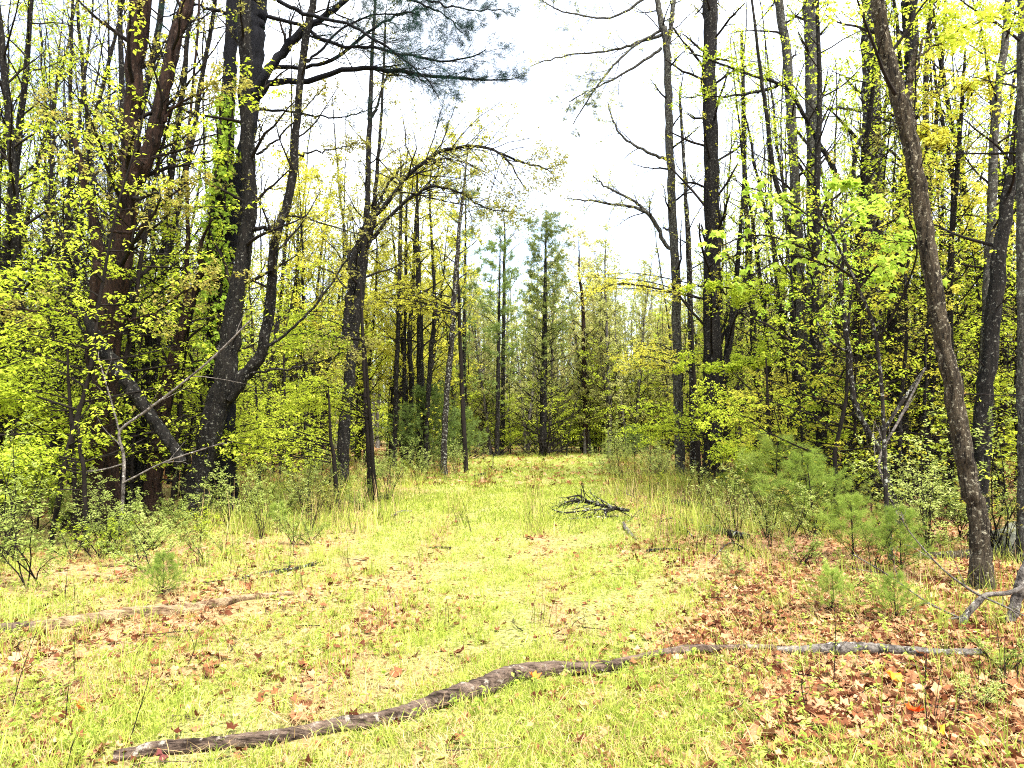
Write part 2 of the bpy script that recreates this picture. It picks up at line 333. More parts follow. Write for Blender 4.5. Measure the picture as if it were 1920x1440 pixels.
# ------------------------------------------------------------------ scattered cover (stuff)
def tuft(k, h, w, mat, spread=0.05, bend=0.5, segs=2):
    mb = MB()
    base = np.stack([rng.normal(0, spread, k), rng.normal(0, spread, k), np.zeros(k)], -1)
    az = rng.uniform(0, 6.28, k); hh = h * rng.uniform(0.45, 1.15, k); b = bend * rng.uniform(0.3, 1.5, k)
    d = np.stack([np.cos(az), np.sin(az), np.zeros(k)], -1); az2 = az + PI / 2 + rng.normal(0, 0.5, k); s = np.stack([np.cos(az2), np.sin(az2), np.zeros(k)], -1) * w
    p0 = base; p1 = base + d * (hh * b * 0.35)[:, None] + np.array([0, 0, 1]) * (hh * 0.6)[:, None]
    p2 = base + d * (hh * b)[:, None] + np.array([0, 0, 1]) * (hh * (1 - 0.25 * b))[:, None]
    V = np.stack([p0 - s, p0 + s, p1 + s * 0.8, p1 - s * 0.8, p2], 1).reshape(-1, 3); i = np.arange(k)[:, None] * 5
    mb.add(V, np.hstack([i, i + 1, i + 2, i + 3])); 
    V2 = V.reshape(-1, 5, 3)[:, 2:5].reshape(-1, 3); j = np.arange(k)[:, None] * 3
    mb.add(V2, np.hstack([j + 1, j, j + 2]))
    return mb.obj("tuft_source", mat, link=False)
def litter_leaf_mesh(mat, lobes=5, size=0.05):
    mb = MB(); n = lobes * 2 + 2
    a = np.linspace(-PI * 0.86, PI * 0.86, n); r = np.where(np.arange(n) % 2 == 1, 1.0, rng.uniform(0.5, 0.95)) * size * rng.uniform(0.85, 1.1, n)
    x = r * np.cos(a); y = r * np.sin(a) * 0.85
    z = size * (rng.uniform(-0.9, 1.0) * (x / size) ** 2 + rng.uniform(0.1, 0.7) * (y / size) ** 2) + rng.normal(0, size * 0.08, n) + 0.008
    V = np.vstack([[-size * 0.45, 0, 0.01], [0, 0, 0.006]] + [[x[i], y[i], z[i]] for i in range(n)])
    f = [(1, 2 + i, 3 + i) for i in range(n - 1)] + [(0, 2, 1), (0, 1, 2 + n - 1)]
    mb.add(V, f); return mb.obj("leaf_source", mat, link=False, smooth=False)
def herb(mat):
    mb = MB(); k = rng.integers(5, 9); h = rng.uniform(0.06, 0.16)
    P, R = grow(np.zeros((1, 3)), np.array([[rng.normal(0, .2), rng.normal(0, .2), 1.0]]), np.array([h * 0.8]), 3, 0.1, 0.0, np.array([0.002]))
    tubes(mb, P, R, 3); pos = along(P, k, 0.25, 1, 0.002); leaves(mb, pos, 0.032, 0.4, 0.0, aspect=0.45)
    return mb.obj("herb_source", mat, link=False)
def scatter(name, label_kind, pts, srcs, scl, rx=0.25, sink=0.0, parent=None):
    """one object that instances the sources on its own points"""
    c = bpy.data.collections.new(name + "_sources")
    for s in srcs: c.objects.link(s)
    me = bpy.data.meshes.new(name); n = len(pts); me.vertices.add(n); me.vertices.foreach_set("co", np.asarray(pts, np.float32).ravel())
    rot = np.stack([rng.normal(0, rx, n), rng.normal(0, rx, n), rng.uniform(0, 6.28, n)], -1).astype(np.float32)
    me.attributes.new("rot", 'FLOAT_VECTOR', 'POINT').data.foreach_set("vector", rot.ravel())
    me.attributes.new("scl", 'FLOAT', 'POINT').data.foreach_set("value", np.asarray(scl, np.float32))
    o = bpy.data.objects.new(name, me); COL.objects.link(o); o.parent = parent; o["kind"] = label_kind
    ng = bpy.data.node_groups.new(name, 'GeometryNodeTree')
    ng.interface.new_socket("Geometry", in_out='INPUT', socket_type='NodeSocketGeometry'); ng.interface.new_socket("Geometry", in_out='OUTPUT', socket_type='NodeSocketGeometry')
    gi = ng.nodes.new("NodeGroupInput"); go = ng.nodes.new("NodeGroupOutput"); ip = ng.nodes.new("GeometryNodeInstanceOnPoints"); ci = ng.nodes.new("GeometryNodeCollectionInfo")
    ci.inputs["Collection"].default_value = c; ci.inputs["Separate Children"].default_value = True; ci.inputs["Reset Children"].default_value = True
    ip.inputs["Pick Instance"].default_value = True
    for an, ty, sock in (("rot", 'FLOAT_VECTOR', "Rotation"), ("scl", 'FLOAT', "Scale")):
        na = ng.nodes.new("GeometryNodeInputNamedAttribute"); na.data_type = ty; na.inputs[0].default_value = an; ng.links.new(na.outputs[0], ip.inputs[sock])
    ng.links.new(gi.outputs[0], ip.inputs["Points"]); ng.links.new(ci.outputs[0], ip.inputs["Instance"]); ng.links.new(ip.outputs[0], go.inputs[0])
    md = o.modifiers.new("scatter", 'NODES'); md.node_group = ng
    return o
def gpts(n, y0, y1, half=0.80, dens=None, p=1.0):
    """random ground points in the view wedge, more of them near"""
    u = rng.random(n); y = y0 * (y1 / y0) ** (u ** p); x = rng.uniform(-1, 1, n) * (y * half + 0.8)
    if dens is not None:
        k = rng.random(n) < dens(x, y); x, y = x[k], y[k]
    return np.stack([x, y, gh(x, y)], -1)
inclear = lambda x, y: (x > clear_l(y) - 1.5) & (x < clear_r(y) + 1.2)
def patchy(x, y, s, ph): return np.clip(0.5 + 0.9 * np.sin(x * s + ph) * np.sin(y * s * 0.8 + ph * 2) + 0.5 * np.sin(x * s * 2.3 - y * s * 1.9 + ph), 0, 1)

LOGPX = [(215, 1430), (300, 1418), (383, 1410), (450, 1400), (500, 1394), (583, 1378), (640, 1367), (707, 1360), (773, 1342), (840, 1318), (890, 1304), (923, 1294), (957, 1278), (1007, 1266), (1073, 1262), (1120, 1258), (1165, 1252)]
_lg = catmull([G(a, b + 3)[:3] for a, b in LOGPX], 160)[:, :2]
_lg2 = catmull([G(a, b)[:3] for a, b in [(0, 1186), (60, 1184), (130, 1176), (270, 1154), (400, 1140), (550, 1116)]], 80)[:, :2]
_lg3 = catmull([G(a, b)[:3] for a, b in [(1455, 1224), (1563, 1226), (1690, 1228), (1840, 1230)]], 80)[:, :2]
def offlog(p):
    k = np.ones(len(p), bool)
    for L, wd in ((_lg, 0.10), (_lg2, 0.09), (_lg3, 0.07)):
        near = (p[:, 1] < L[:, 1].max() + 0.3) & (p[:, 1] > L[:, 1].min() - 0.3); q = np.where(near)[0]
        d = np.full(len(p), 9.0); d[q] = np.min(np.linalg.norm(p[q, None, :2] - L[None], axis=2), axis=1)
        k &= (d > wd) | (rng.random(len(p)) < 0.12)
    return p[k]
gs = [tuft(12, 0.055, 0.0022, GRASS, 0.035) for _ in range(4)] + [tuft(9, 0.09, 0.0024, GRASS, 0.03, 0.7) for _ in range(3)]
pt = offlog(gpts(70000, 2.6, 18, dens=lambda x, y: (0.05 + 0.95 * cover(x, y)) * (0.12 + 0.88 * patchy(x, y, 1.9, 0.6)) * inclear(x, y)))
tag(scatter("grass", "stuff", pt, gs, rng.uniform(0.5, 1.25, len(pt))), "short fresh green grass covering the forest trail", "grass")
gf = [tuft(26, 0.07, 0.0055, GRASS, 0.13) for _ in range(5)]
pt = gpts(30000, 10, 46, half=0.45, dens=lambda x, y: cover(x, y) * np.clip((y - 10) / 9, 0, 1) * (0.3 + 0.7 * patchy(x, y, 1.2, 1.0)) * (x > clear_l(y) - 1) * (x < clear_r(y) + 1))
tag(scatter("meadow_grass", "stuff", pt, gf, rng.uniform(0.6, 1.3, len(pt))), "bright yellow green grass on the far stretch of the trail", "grass")
ss = [tuft(8, 0.09, 0.0016, STRAW, 0.06, 1.9) for _ in range(4)]
pt = offlog(gpts(18000, 2.6, 20, dens=lambda x, y: (0.2 + 0.6 * patchy(x, y, 1.3, 2.1)) * inclear(x, y)))
tag(scatter("dry_grass", "stuff", pt, ss, rng.uniform(0.5, 1.2, len(pt))), "pale dry grass stalks lying among the green", "dry grass")
ls = [litter_leaf_mesh(LITTER, int(rng.integers(3, 6)), rng.uniform(0.028, 0.045)) for _ in range(8)]
dl = lambda x, y: np.clip(1.15 - cover(x, y), 0.07, 1) * (0.3 + 0.7 * patchy(x, y, 1.1, 4.0)) * np.where(y > 10, np.clip(1.2 - cover(x, y), 0.15, 1), 1) * np.where(x > trail_x(y) + 1.0, 1.6, 0.42)
pt = offlog(gpts(130000, 2.5, 22, dens=dl)); pt[:, 2] += rng.uniform(0, 0.02, len(pt))
tag(scatter("leaf_litter", "stuff", pt, ls, 0.35 + 0.95 * rng.random(len(pt)) ** 1.9, 0.4), "tan and reddish brown dead leaves strewn over the ground", "leaf litter")
pt = gpts(24000, 20, 60, half=0.8, dens=lambda x, y: 1 - 0.8 * cover(x, y)); pt[:, 2] += rng.uniform(0, 0.03, len(pt))
tag(scatter("far_litter", "stuff", pt, ls, rng.uniform(2, 3.4, len(pt)), 0.35), "brown dead leaves on the floor of the far wood", "leaf litter")
hs = [herb(HERB) for _ in range(6)]
pt = gpts(22000, 2.6, 20, dens=lambda x, y: np.where(x > trail_x(y) + 1.3, 0.30, np.where(x < trail_x(y) - 2.2, 0.6, 0.15)) * (0.2 + 0.8 * patchy(x, y, 1.6, 3.0)))
tag(scatter("undergrowth", "stuff", pt, hs, rng.uniform(0.5, 1.3, len(pt)), 0.2), "small leafy seedlings growing through litter and grass", "undergrowth")

wd = [tuft(5, 0.42, 0.0022, m, 0.06, 0.35) for m in (STRAW, GRASS, B_TWIG, GRASS)] + [tuft(16, 0.24, 0.0028, GRASS, 0.06, 0.5) for _ in range(2)]
pt = gpts(11000, 3.2, 28, dens=lambda x, y: np.clip((y - 3.5) / 5, 0.12, 1) * np.clip(1.0 - cover(x, y), 0.02, 1) ** 1.2 * (0.15 + 0.85 * patchy(x, y, 1.5, 5.0)) * (x > clear_l(y) - 3) * (x < clear_r(y) + 3))
tag(scatter("weeds", "stuff", pt, wd, rng.uniform(0.4, 1.2, len(pt)), 0.15), "tall thin weeds and rough grass along both edges of the trail", "weeds")
pt = gpts(9000, 11, 40, half=0.35, dens=lambda x, y: np.clip(1.05 - cover(x, y), 0.02, 1) * (0.3 + 0.7 * patchy(x, y, 0.9, 2.0)) * (x > clear_l(y) - 3) * (x < clear_r(y) + 3))
tag(scatter("far_weeds", "stuff", pt, wd, rng.uniform(0.9, 1.9, len(pt)), 0.15), "rough weeds closing in on both sides of the far trail", "weeds")
ws = []
for _ in range(4):
    m_ = MB(); P_, R_ = grow(np.array([[0, 0, 0.012]]), np.array([[1.0, 0, 0.02]]), np.array([rng.uniform(0.2, 0.4)]), 7, 0.12, 0.0, np.array([0.004])); P_[..., 2] = 0.01 + np.abs(P_[..., 2]) * 0.3
    tubes(m_, P_, R_, 4); ws.append(m_.obj("stick_source", B_TWIG if rng.random() < .5 else B_LOG, link=False))
pt = offlog(gpts(1500, 2.8, 20, dens=lambda x, y: np.clip(1.1 - cover(x, y), 0.05, 1) * inclear(x, y)))
tag(scatter("small_sticks", "stuff", pt, ws, rng.uniform(0.4, 1.4, len(pt)), 0.06), "small dead sticks strewn in the litter", "sticks")

# ------------------------------------------------------------------ trees traced from the photograph
def stem_path(pts, Y, n=44, top=None, dy=0.0, base=True):
    """pts: (px, py, width px) bottom to top; returns P, R in metres, run down into the ground and up to `top` metres"""
    P = [W(a, b, Y) for a, b, _ in pts]; R = [c / F * Y / 2 for *_, c in pts]
    if dy:
        for q in range(len(P)): P[q] = W(pts[q][0], pts[q][1], Y + dy * q / max(1, len(P) - 1))
    if base:
        g = float(gh(P[0][0], P[0][1]))
        if P[0][2] > g + 0.05:
            d = P[0] - P[1]; d = d / abs(d[2]); P.insert(0, P[0] + d * (P[0][2] - g) * 0.8 * np.array([0.4, 0.4, 1]) ); R.insert(0, R[0] * 1.15)
        P.insert(0, np.array([P[0][0], P[0][1], g - 0.12])); R.insert(0, R[0] * 1.45)
    if top and P[-1][2] < top:
        d = nrm(P[-1] - P[-2]); d = nrm(d * [0.6, 0.6, 1] + [0, 0, 0.6]); L = top - P[-1][2]; r = R[-1]
        for q in (0.33, 0.66, 1.0):
            P.append(P[-1] + d * L / 3 / max(d[2], 0.5) + rng.normal(0, 0.06, 3)); R.append(max(r * (1 - 0.85 * q), 0.01))
    A = catmull(P, n); rr = np.interp(np.linspace(0, len(R) - 1, n), np.arange(len(R)), R)
    A[2:-1] += rng.normal(0, 0.10, (len(A) - 3, 3)) * rr[2:-1, None] * [1, 1, 0]
    return A, rr

def finish_tree(name, label, cat, loc, parts, group=None):
    root = empty(name, loc); tag(root, label, cat, group)
    for nm, mb, mats, sm in parts:
        o = mb.obj(nm, mats, root, sm)
        if o: local(o, loc)
        if o and nm in ('twigs', 'foliage'): o['kind'] = 'stuff'
    return root

def hero(name, label, Y, stems, bark, limbs=(), z0=2.5, k=16, blen=1.6, leaf=None, lsize=0.042, nl=5, twigs=3, top=13.0, ang=1.0, sides=26, rough=0.10, up=0.04, extra=None, cat="tree", group=None, dead=False, tierflat=0.0, droop=0.5):
    tr, tw, cr = MB(), MB(), MB(); parts = []
    P0 = None; tips = []
    for si, st in enumerate(stems):
        pts, kw = st if isinstance(st, tuple) and isinstance(st[1], dict) else (st, {})
        P, R = stem_path(pts, kw.get("Y", Y), kw.get("n", 60), kw.get("top", top), kw.get("dy", 0.0), kw.get("base", si == 0))
        if P0 is None: P0 = P[1].copy()
        tubes(tr, P, R, sides, rough)
        kk = kw.get("k", k)
        if kk:
            zz = kw.get("z0", z0); ti = float(np.clip(np.searchsorted(P[:, 2], zz) / len(P), 0.0, 0.9)) if P[-1, 2] > zz else 0.9
            kk = int(kk * 1.7); A, RA = spawn(P[None], R[None], kk, ti, 0.985, blen * 1.15, ang, 8, 0.13, up, 0.30, 0.006, tierflat)
            RA = np.minimum(RA, 0.035); tubes(tw, A, RA, 5, 0.03); tips.append(A)
            B, RB = spawn(A, RA, 5, 0.25, 1.0, -0.42, 0.75, 5, 0.15, up * 0.5, 0.55, 0.003, tierflat); tubes(tw, B, RB, 3); tips.append(B)
            if twigs:
                C, RC = spawn(B, RB, twigs, 0.2, 1.0, -0.5, 0.7, 4, 0.15, 0.0, 0.6, 0.002, tierflat); tubes(tw, C, RC, 3); tips.append(C)
        zt = float(np.clip(np.searchsorted(P[:, 2], kw.get("z0", z0)) / len(P), 0.1, 0.9)); zb = float(np.clip(np.searchsorted(P[:, 2], 0.9) / len(P), 0.0, zt - 0.05))
        if tips or leaf is not None:
            D, RD = spawn(P[None], R[None], 9, zb, zt, 1.0, 1.15, 8, 0.14, 0.01, 0.1, 0.004); RD = np.minimum(RD, 0.009); tubes(tw, D, RD, 4)
            E, RE = spawn(D, RD, 4, 0.25, 1, -0.45, 0.7, 5, 0.16, 0.0, 0.6, 0.0022); tubes(tw, E, RE, 3)
            if leaf is not None: leaves(cr, along(E, 2, 0.3, 1.0, 0.03), lsize, 0.55, droop)
    parts.append(("trunk", tr, bark, True))
    for lb in limbs:
        pts, kw = lb if isinstance(lb[1], dict) else (lb, {})
        P, R = stem_path(pts, kw.get("Y", Y), 26, None, kw.get("dy", 0.0), False); P[1:] += np.cumsum(rng.normal(0, 0.012, P[1:].shape), 0) * 0.8 + rng.normal(0, 0.012, P[1:].shape)
        m = MB(); tubes(m, P, R, 7, 0.07); parts.append(("branch", m, kw.get("bark", bark), True))
        kk = int(kw.get("k", 8) * 1.5)
        if kk:
            A, RA = spawn(P[None], R[None], kk, kw.get("t0", 0.3), 1.0, kw.get("len", -0.3), kw.get("ang", 0.7), 7, 0.16, kw.get("up", 0.03), 0.36, 0.004, kw.get("flat", 0.0)); tubes(tw, A, RA, 4)
            B, RB = spawn(A, RA, 6, 0.2, 1.0, -0.55, 0.7, 5, 0.18, 0.0, 0.6, 0.0025, kw.get("flat", 0.0)); tubes(tw, B, RB, 3)
            if kw.get("leaf", True):
                C, RC = spawn(B, RB, 3, 0.3, 1.0, -0.6, 0.7, 4, 0.18, 0.0, 0.6, 0.002); tubes(tw, C, RC, 3); tips += [A, B, C]
            if "needle" in kw:
                C, RC = spawn(B, RB, 3, 0.3, 1.0, -0.5, 0.6, 4, 0.12, 0.02, 0.7, 0.002); tubes(tw, C, RC, 3)
                nm = MB()
                for Q in (B, C):
                    pos = along(Q, 4, 0.4, 1.0, 0.02); dr = np.repeat(nrm(Q[:, -1] - Q[:, -2]), 4, 0); needles(nm, pos, dr, 0.11, kw["needle"], 0.0024, 0.6)
                parts.append(("foliage", nm, NDL_DARK, False))
    if tw.f: parts.append(("twigs", tw, B_TWIG, True))
    if leaf is not None:
        for T in tips:
            if T.shape[1] <= 5: leaves(cr, along(T, nl + 1, 0.3, 1.0, 0.035), lsize, 0.55, droop)
        if extra: extra(cr)
        parts.append(("crown", cr, leaf, False))
    return finish_tree(name, label, cat, tuple(P0 * [1, 1, 0] + [0, 0, float(gh(P0[0], P0[1]))]), parts, group)

# left: forked reddish tree with snag stem
hero("forked_tree", "large reddish brown forked tree whose two stems part high up above the leaning dead log", 11.8,
     [([(165, 985, 78), (180, 900, 54), (190, 800, 48), (197, 700, 43), (208, 600, 44), (222, 520, 41), (235, 430, 34), (246, 340, 36), (247, 280, 32), (249, 210, 30), (254, 120, 32), (262, 0, 40)], {}),
      ([(247, 345, 34), (268, 310, 28), (287, 262, 27), (298, 210, 25), (318, 120, 23), (335, 50, 23), (352, 0, 23)], {"k": 9}),
      ([(205, 960, 40), (200, 860, 34), (192, 760, 34), (180, 640, 34), (184, 540, 30), (186, 480, 24), (178, 430, 18), (163, 367, 14), (150, 300, 11), (127, 222, 5)], {"top": None, "Y": 12.15, "base": True, "k": 0})],
     B_RED, limbs=[([(300, 230, 8), (330, 205, 6), (370, 180, 5), (415, 152, 3), (450, 145, 2)], {"k": 5}),
                   ([(262, 320, 8), (240, 285, 6), (200, 300, 4), (150, 245, 3), (60, 180, 2)], {"k": 8}),
                   ([(205, 432, 6), (235, 433, 6), (270, 415, 5), (310, 380, 4), (345, 350, 3), (400, 320, 2)], {"k": 6, "Y": 11.2}),
                   ([(225, 600, 6), (270, 598, 5), (310, 580, 4), (360, 540, 3), (440, 520, 2)], {"k": 7, "Y": 11.3}),
                   ([(190, 640, 7), (140, 590, 5), (60, 590, 4), (0, 592, 3)], {"k": 6})],
     z0=3.4, k=14, blen=1.5, leaf=L_BUD, lsize=0.05, nl=3, top=13)
hero("leaning_dead_trunk", "dark dead trunk leaning diagonally against the large reddish forked tree", 11.0,
     [([(340, 868, 20), (325, 840, 20), (290, 790, 22), (250, 735, 24), (215, 685, 26), (185, 640, 24), (160, 590, 12), (148, 572, 6)], {"top": None, "k": 0, "base": False})],
     B_DARK, [([(215, 690, 9), (180, 655, 7), (150, 612, 5), (140, 590, 3)], {"k": 0})], sides=12, rough=0.10, cat="dead tree")
hero("slender_tree", "straight dark trunk just behind the leaning dead log", 14.5,
     [([(248, 905, 26), (248, 800, 20), (245, 700, 20), (243, 600, 19), (240, 480, 16), (236, 330, 13), (228, 150, 10), (224, 0, 8)], {})], B_DARK, z0=3, k=14, blen=1.6, leaf=L_BUD, nl=3)
hero("leaning_tree", "reddish trunk leaning right between the dead log and the vine covered tree", 13.3,
     [([(287, 925, 30), (293, 847, 26), (310, 747, 25), (322, 690, 22), (333, 647, 20), (352, 580, 16), (368, 530, 14), (378, 505, 12)], {"top": 5.2, "k": 6}),
      ([(330, 650, 12), (345, 590, 10), (350, 520, 8), (352, 430, 7), (350, 300, 6), (358, 200, 5), (372, 40, 4)], {"k": 12, "base": False})],
     B_RED, z0=2.5, k=6, blen=1.3, leaf=L_LIME, nl=5)
def vine_extra(cr): pass
hero("multi_stem_tree", "big dark tree that splits low into an upright stem and a lichen spotted curved stem", 12.8,
     [([(362, 965, 58), (372, 900, 42), (388, 840, 40), (402, 780, 44), (420, 725, 44), (428, 660, 40), (436, 600, 32), (448, 520, 28), (460, 460, 26), (468, 380, 25), (466, 300, 25), (462, 220, 24), (460, 120, 24), (458, 0, 24)], {}),
      ([(425, 745, 34), (448, 715, 28), (470, 692, 22), (492, 655, 20), (504, 590, 19), (510, 530, 18), (512, 470, 17), (522, 430, 15), (538, 383, 16), (550, 320, 15), (555, 250, 13), (560, 190, 13), (568, 110, 13), (580, 40, 13), (590, -10, 13)], {"k": 10, "top": 11})],
     B_DARK, limbs=[([(470, 430, 10), (485, 432, 8), (505, 430, 6), (520, 445, 4)], {"k": 2}),
                    ([(480, 290, 5), (520, 262, 4), (560, 215, 3), (600, 165, 2)], {"k": 5}),
                    ([(560, 290, 4), (620, 280, 3), (690, 262, 2)], {"k": 5}),
                    ([(500, 650, 6), (560, 600, 5), (620, 530, 4), (680, 440, 3), (760, 330, 2)], {"k": 9, "Y": 12.4}),
                    ([(470, 700, 5), (540, 690, 4), (610, 670, 3), (680, 650, 2)], {"k": 7, "Y": 12.3})],
     z0=3.6, k=10, blen=1.4, leaf=L_BUD, nl=3, top=13)
# the twin pine behind it with the long boughs to the right
hero("white_pine", "tall dark twin stemmed pine with long boughs reaching right across the sky", 14.0,
     [([(420, 900, 50), (418, 800, 48), (415, 700, 46), (412, 600, 44), (415, 500, 42), (418, 400, 42), (422, 300, 32), (427, 200, 26), (432, 100, 24), (436, 0, 22)], {"k": 0}),
      ([(432, 480, 30), (452, 330, 28), (470, 215, 28), (478, 130, 28), (482, 60, 30), (486, 0, 32)], {"k": 0, "base": False})],
     B_PINE, limbs=[([(480, 185, 16), (500, 160, 14), (530, 152, 12), (580, 150, 11), (640, 130, 10), (700, 126, 9), (760, 135, 8), (830, 143, 6), (900, 147, 4), (960, 148, 2)], {"Y": 13.5, "k": 16, "t0": 0.45, "len": -0.20, "needle": 3, "leaf": False, "ang": 0.4, "flat": 0.6}),
                    ([(475, 175, 16), (505, 130, 18), (540, 85, 18), (570, 55, 16), (610, 30, 12), (650, 0, 10), (690, -40, 8)], {"Y": 13.2, "k": 9, "needle": 4, "leaf": False, "flat": 0.4}),
                    ([(500, 30, 8), (560, 45, 7), (620, 75, 7), (690, 85, 6), (760, 95, 5), (840, 105, 4), (910, 80, 2)], {"Y": 13.0, "k": 16, "needle": 3, "leaf": False, "t0": 0.3, "len": -0.24, "ang": 0.5, "flat": 0.4}),
                    ([(520, 0, 8), (570, 20, 8), (650, 40, 6), (700, 70, 5), (760, 110, 4), (800, 150, 3), (820, 185, 2)], {"Y": 12.6, "k": 12, "needle": 3, "leaf": False, "t0": 0.4, "ang": 0.5, "flat": 0.3}),
                    ([(500, 128, 9), (560, 125, 8), (620, 110, 7), (700, 50, 5), (760, 20, 4), (800, 10, 2)], {"Y": 13.8, "k": 14, "needle": 3, "leaf": False, "t0": 0.4, "ang": 0.5}),
                    ([(560, 128, 5), (600, 90, 5), (660, 35, 4), (730, 15, 3), (790, 20, 2)], {"Y": 12.8, "k": 12, "needle": 3, "leaf": False, "t0": 0.4}),
                    ([(760, -20, 5), (810, 5, 4), (870, 20, 3), (940, 20, 2)], {"Y": 12.6, "k": 9, "needle": 3, "leaf": False}),
                    ([(660, -60, 8), (760, -10, 5), (830, 25, 3), (870, 60, 2)], {"Y": 13.1, "k": 9, "needle": 3, "leaf": False}),
                    ([(430, 30, 7), (390, 18, 6), (360, 12, 4), (290, 40, 2)], {"k": 6, "needle": 2, "leaf": False}),
                    ([(480, 205, 6), (560, 212, 4), (620, 220, 3), (690, 200, 2)], {"k": 6, "needle": 2, "leaf": False})],
     z0=5, k=0, top=17, sides=22, rough=0.05)
def make_vine():
    v = MB(); st = MB(); Y = 13.8
    cx = np.array([[415, 700], [412, 600], [408, 500], [412, 400], [420, 300], [425, 180]])
    for q in range(5):
        off = rng.uniform(-14, 14); P, R = stem_path([(a + off * (1 if b > 350 else .4), b, 5) for a, b in cx], Y - 0.45 + 0.1 * q, 30, None, 0, False)
        P[:, :2] += np.cumsum(rng.normal(0, 0.015, (30, 2)), 0); tubes(st, P, R * 0.8, 5, 0.1)
        A, RA = spawn(P[None], R[None], 34, 0.0, 1.0, 0.34, 1.2, 4, 0.2, -0.12, 0.4, 0.003); tubes(st, A, RA, 3)
        leaves(v, along(A, 16, 0.3, 1, 0.06), 0.075, 0.4, 0.9, aspect=0.75)
    return finish_tree("climbing_vine", "climbing vine with small lime leaves covering the dark twin stemmed pine", "vine", tuple(W(415, 900, Y) * [1, 1, 0]), [("vine_stem", st, B_TWIG, True), ("foliage", v, L_MAPLE, False)])
make_vine()
# left of centre
hero("arching_tree", "double trunk beside the clearing with two long dark limbs arching right over the sky", 19.5,
     [([(642, 868, 24), (650, 760, 20), (662, 640, 20), (674, 560, 19), (683, 480, 15), (688, 400, 11), (690, 330, 10), (694, 200, 9), (699, 80, 6), (704, 0, 5)], {}),
      ([(648, 640, 14), (655, 560, 15), (668, 500, 12), (690, 460, 9), (698, 420, 9), (706, 330, 7), (716, 200, 5), (722, 60, 4)], {"base": False})],
     B_DARK, limbs=[([(655, 505, 12), (672, 462, 12), (696, 420, 11), (723, 383, 10), (750, 348, 9), (773, 323, 8.5), (813, 292, 7.5), (847, 277, 6.5), (893, 273, 5.5), (937, 287, 5), (957, 308, 3.5), (980, 345, 2), (992, 362, 1)], {"k": 34, "t0": 0.3, "len": -0.36, "ang": 0.95, "up": 0.0}),
                    ([(672, 470, 8), (707, 437, 8), (757, 383, 6.5), (790, 362, 5.5), (820, 352, 5), (873, 367, 4), (905, 390, 3), (960, 400, 1.5)], {"k": 26, "t0": 0.3, "len": -0.36}),
                    ([(937, 287, 5), (975, 300, 4), (1010, 312, 3), (1030, 318, 2)], {"k": 10, "len": -0.6}),
                    ([(672, 440, 8), (700, 400, 7), (730, 350, 5), (765, 308, 3)], {"k": 5}),
                    ([(697, 220, 7), (712, 190, 5), (730, 140, 4), (742, 120, 2)], {"k": 5})],
     z0=5, k=10, blen=1.7, leaf=L_BUD, lsize=0.05, nl=3)
hero("slim_tree", "slim dark trunk at the left end of the dark row over the young pine", 27, [([(741, 800, 8), (743, 700, 8), (747, 610, 8), (750, 480, 7), (752, 330, 5)], {})], B_DARK, z0=4, k=16, blen=2, leaf=L_YEL, nl=4, top=12)
TREES_Y = [("slim_tree", "slim dark trunk rising through yellow leaves behind the young pine", 29, [(756, 800, 7), (758, 700, 7), (760, 560, 6), (762, 400, 4)], L_YEL),
           ("slim_tree", "curved dark trunk in the yellow leaves over the young pine", 29, [(770, 790, 9), (772, 720, 9), (768, 640, 9), (774, 540, 7), (780, 400, 5)], L_YEL),
           ("stout_tree", "stoutest dark trunk among the yellow leaves over the young pine", 28, [(788, 800, 15), (788, 700, 14), (787, 600, 12), (784, 500, 9), (782, 380, 6)], L_YEL),
           ("slim_tree", "thin leaning trunk right of the stoutest dark trunk in the yellow leaves", 27, [(800, 810, 8), (803, 740, 9), (808, 660, 9), (815, 590, 8), (812, 500, 6), (806, 380, 4)], L_YEL),
           ("speckled_tree", "tall speckled grey trunk rising from the right side of the young pine", 25, [(832, 862, 12), (836, 760, 11), (845, 660, 11), (848, 600, 10), (856, 500, 9), (862, 420, 7), (872, 330, 4)], L_YEL)]
for nm, lab, Y, pts, lf in TREES_Y:
    hero(nm, lab, Y, [(pts, {})], B_DARK if "speckled" not in lab else B_LICH, z0=4.2, k=15, blen=1.9, leaf=lf, lsize=0.08, nl=5, top=11.5, sides=12)
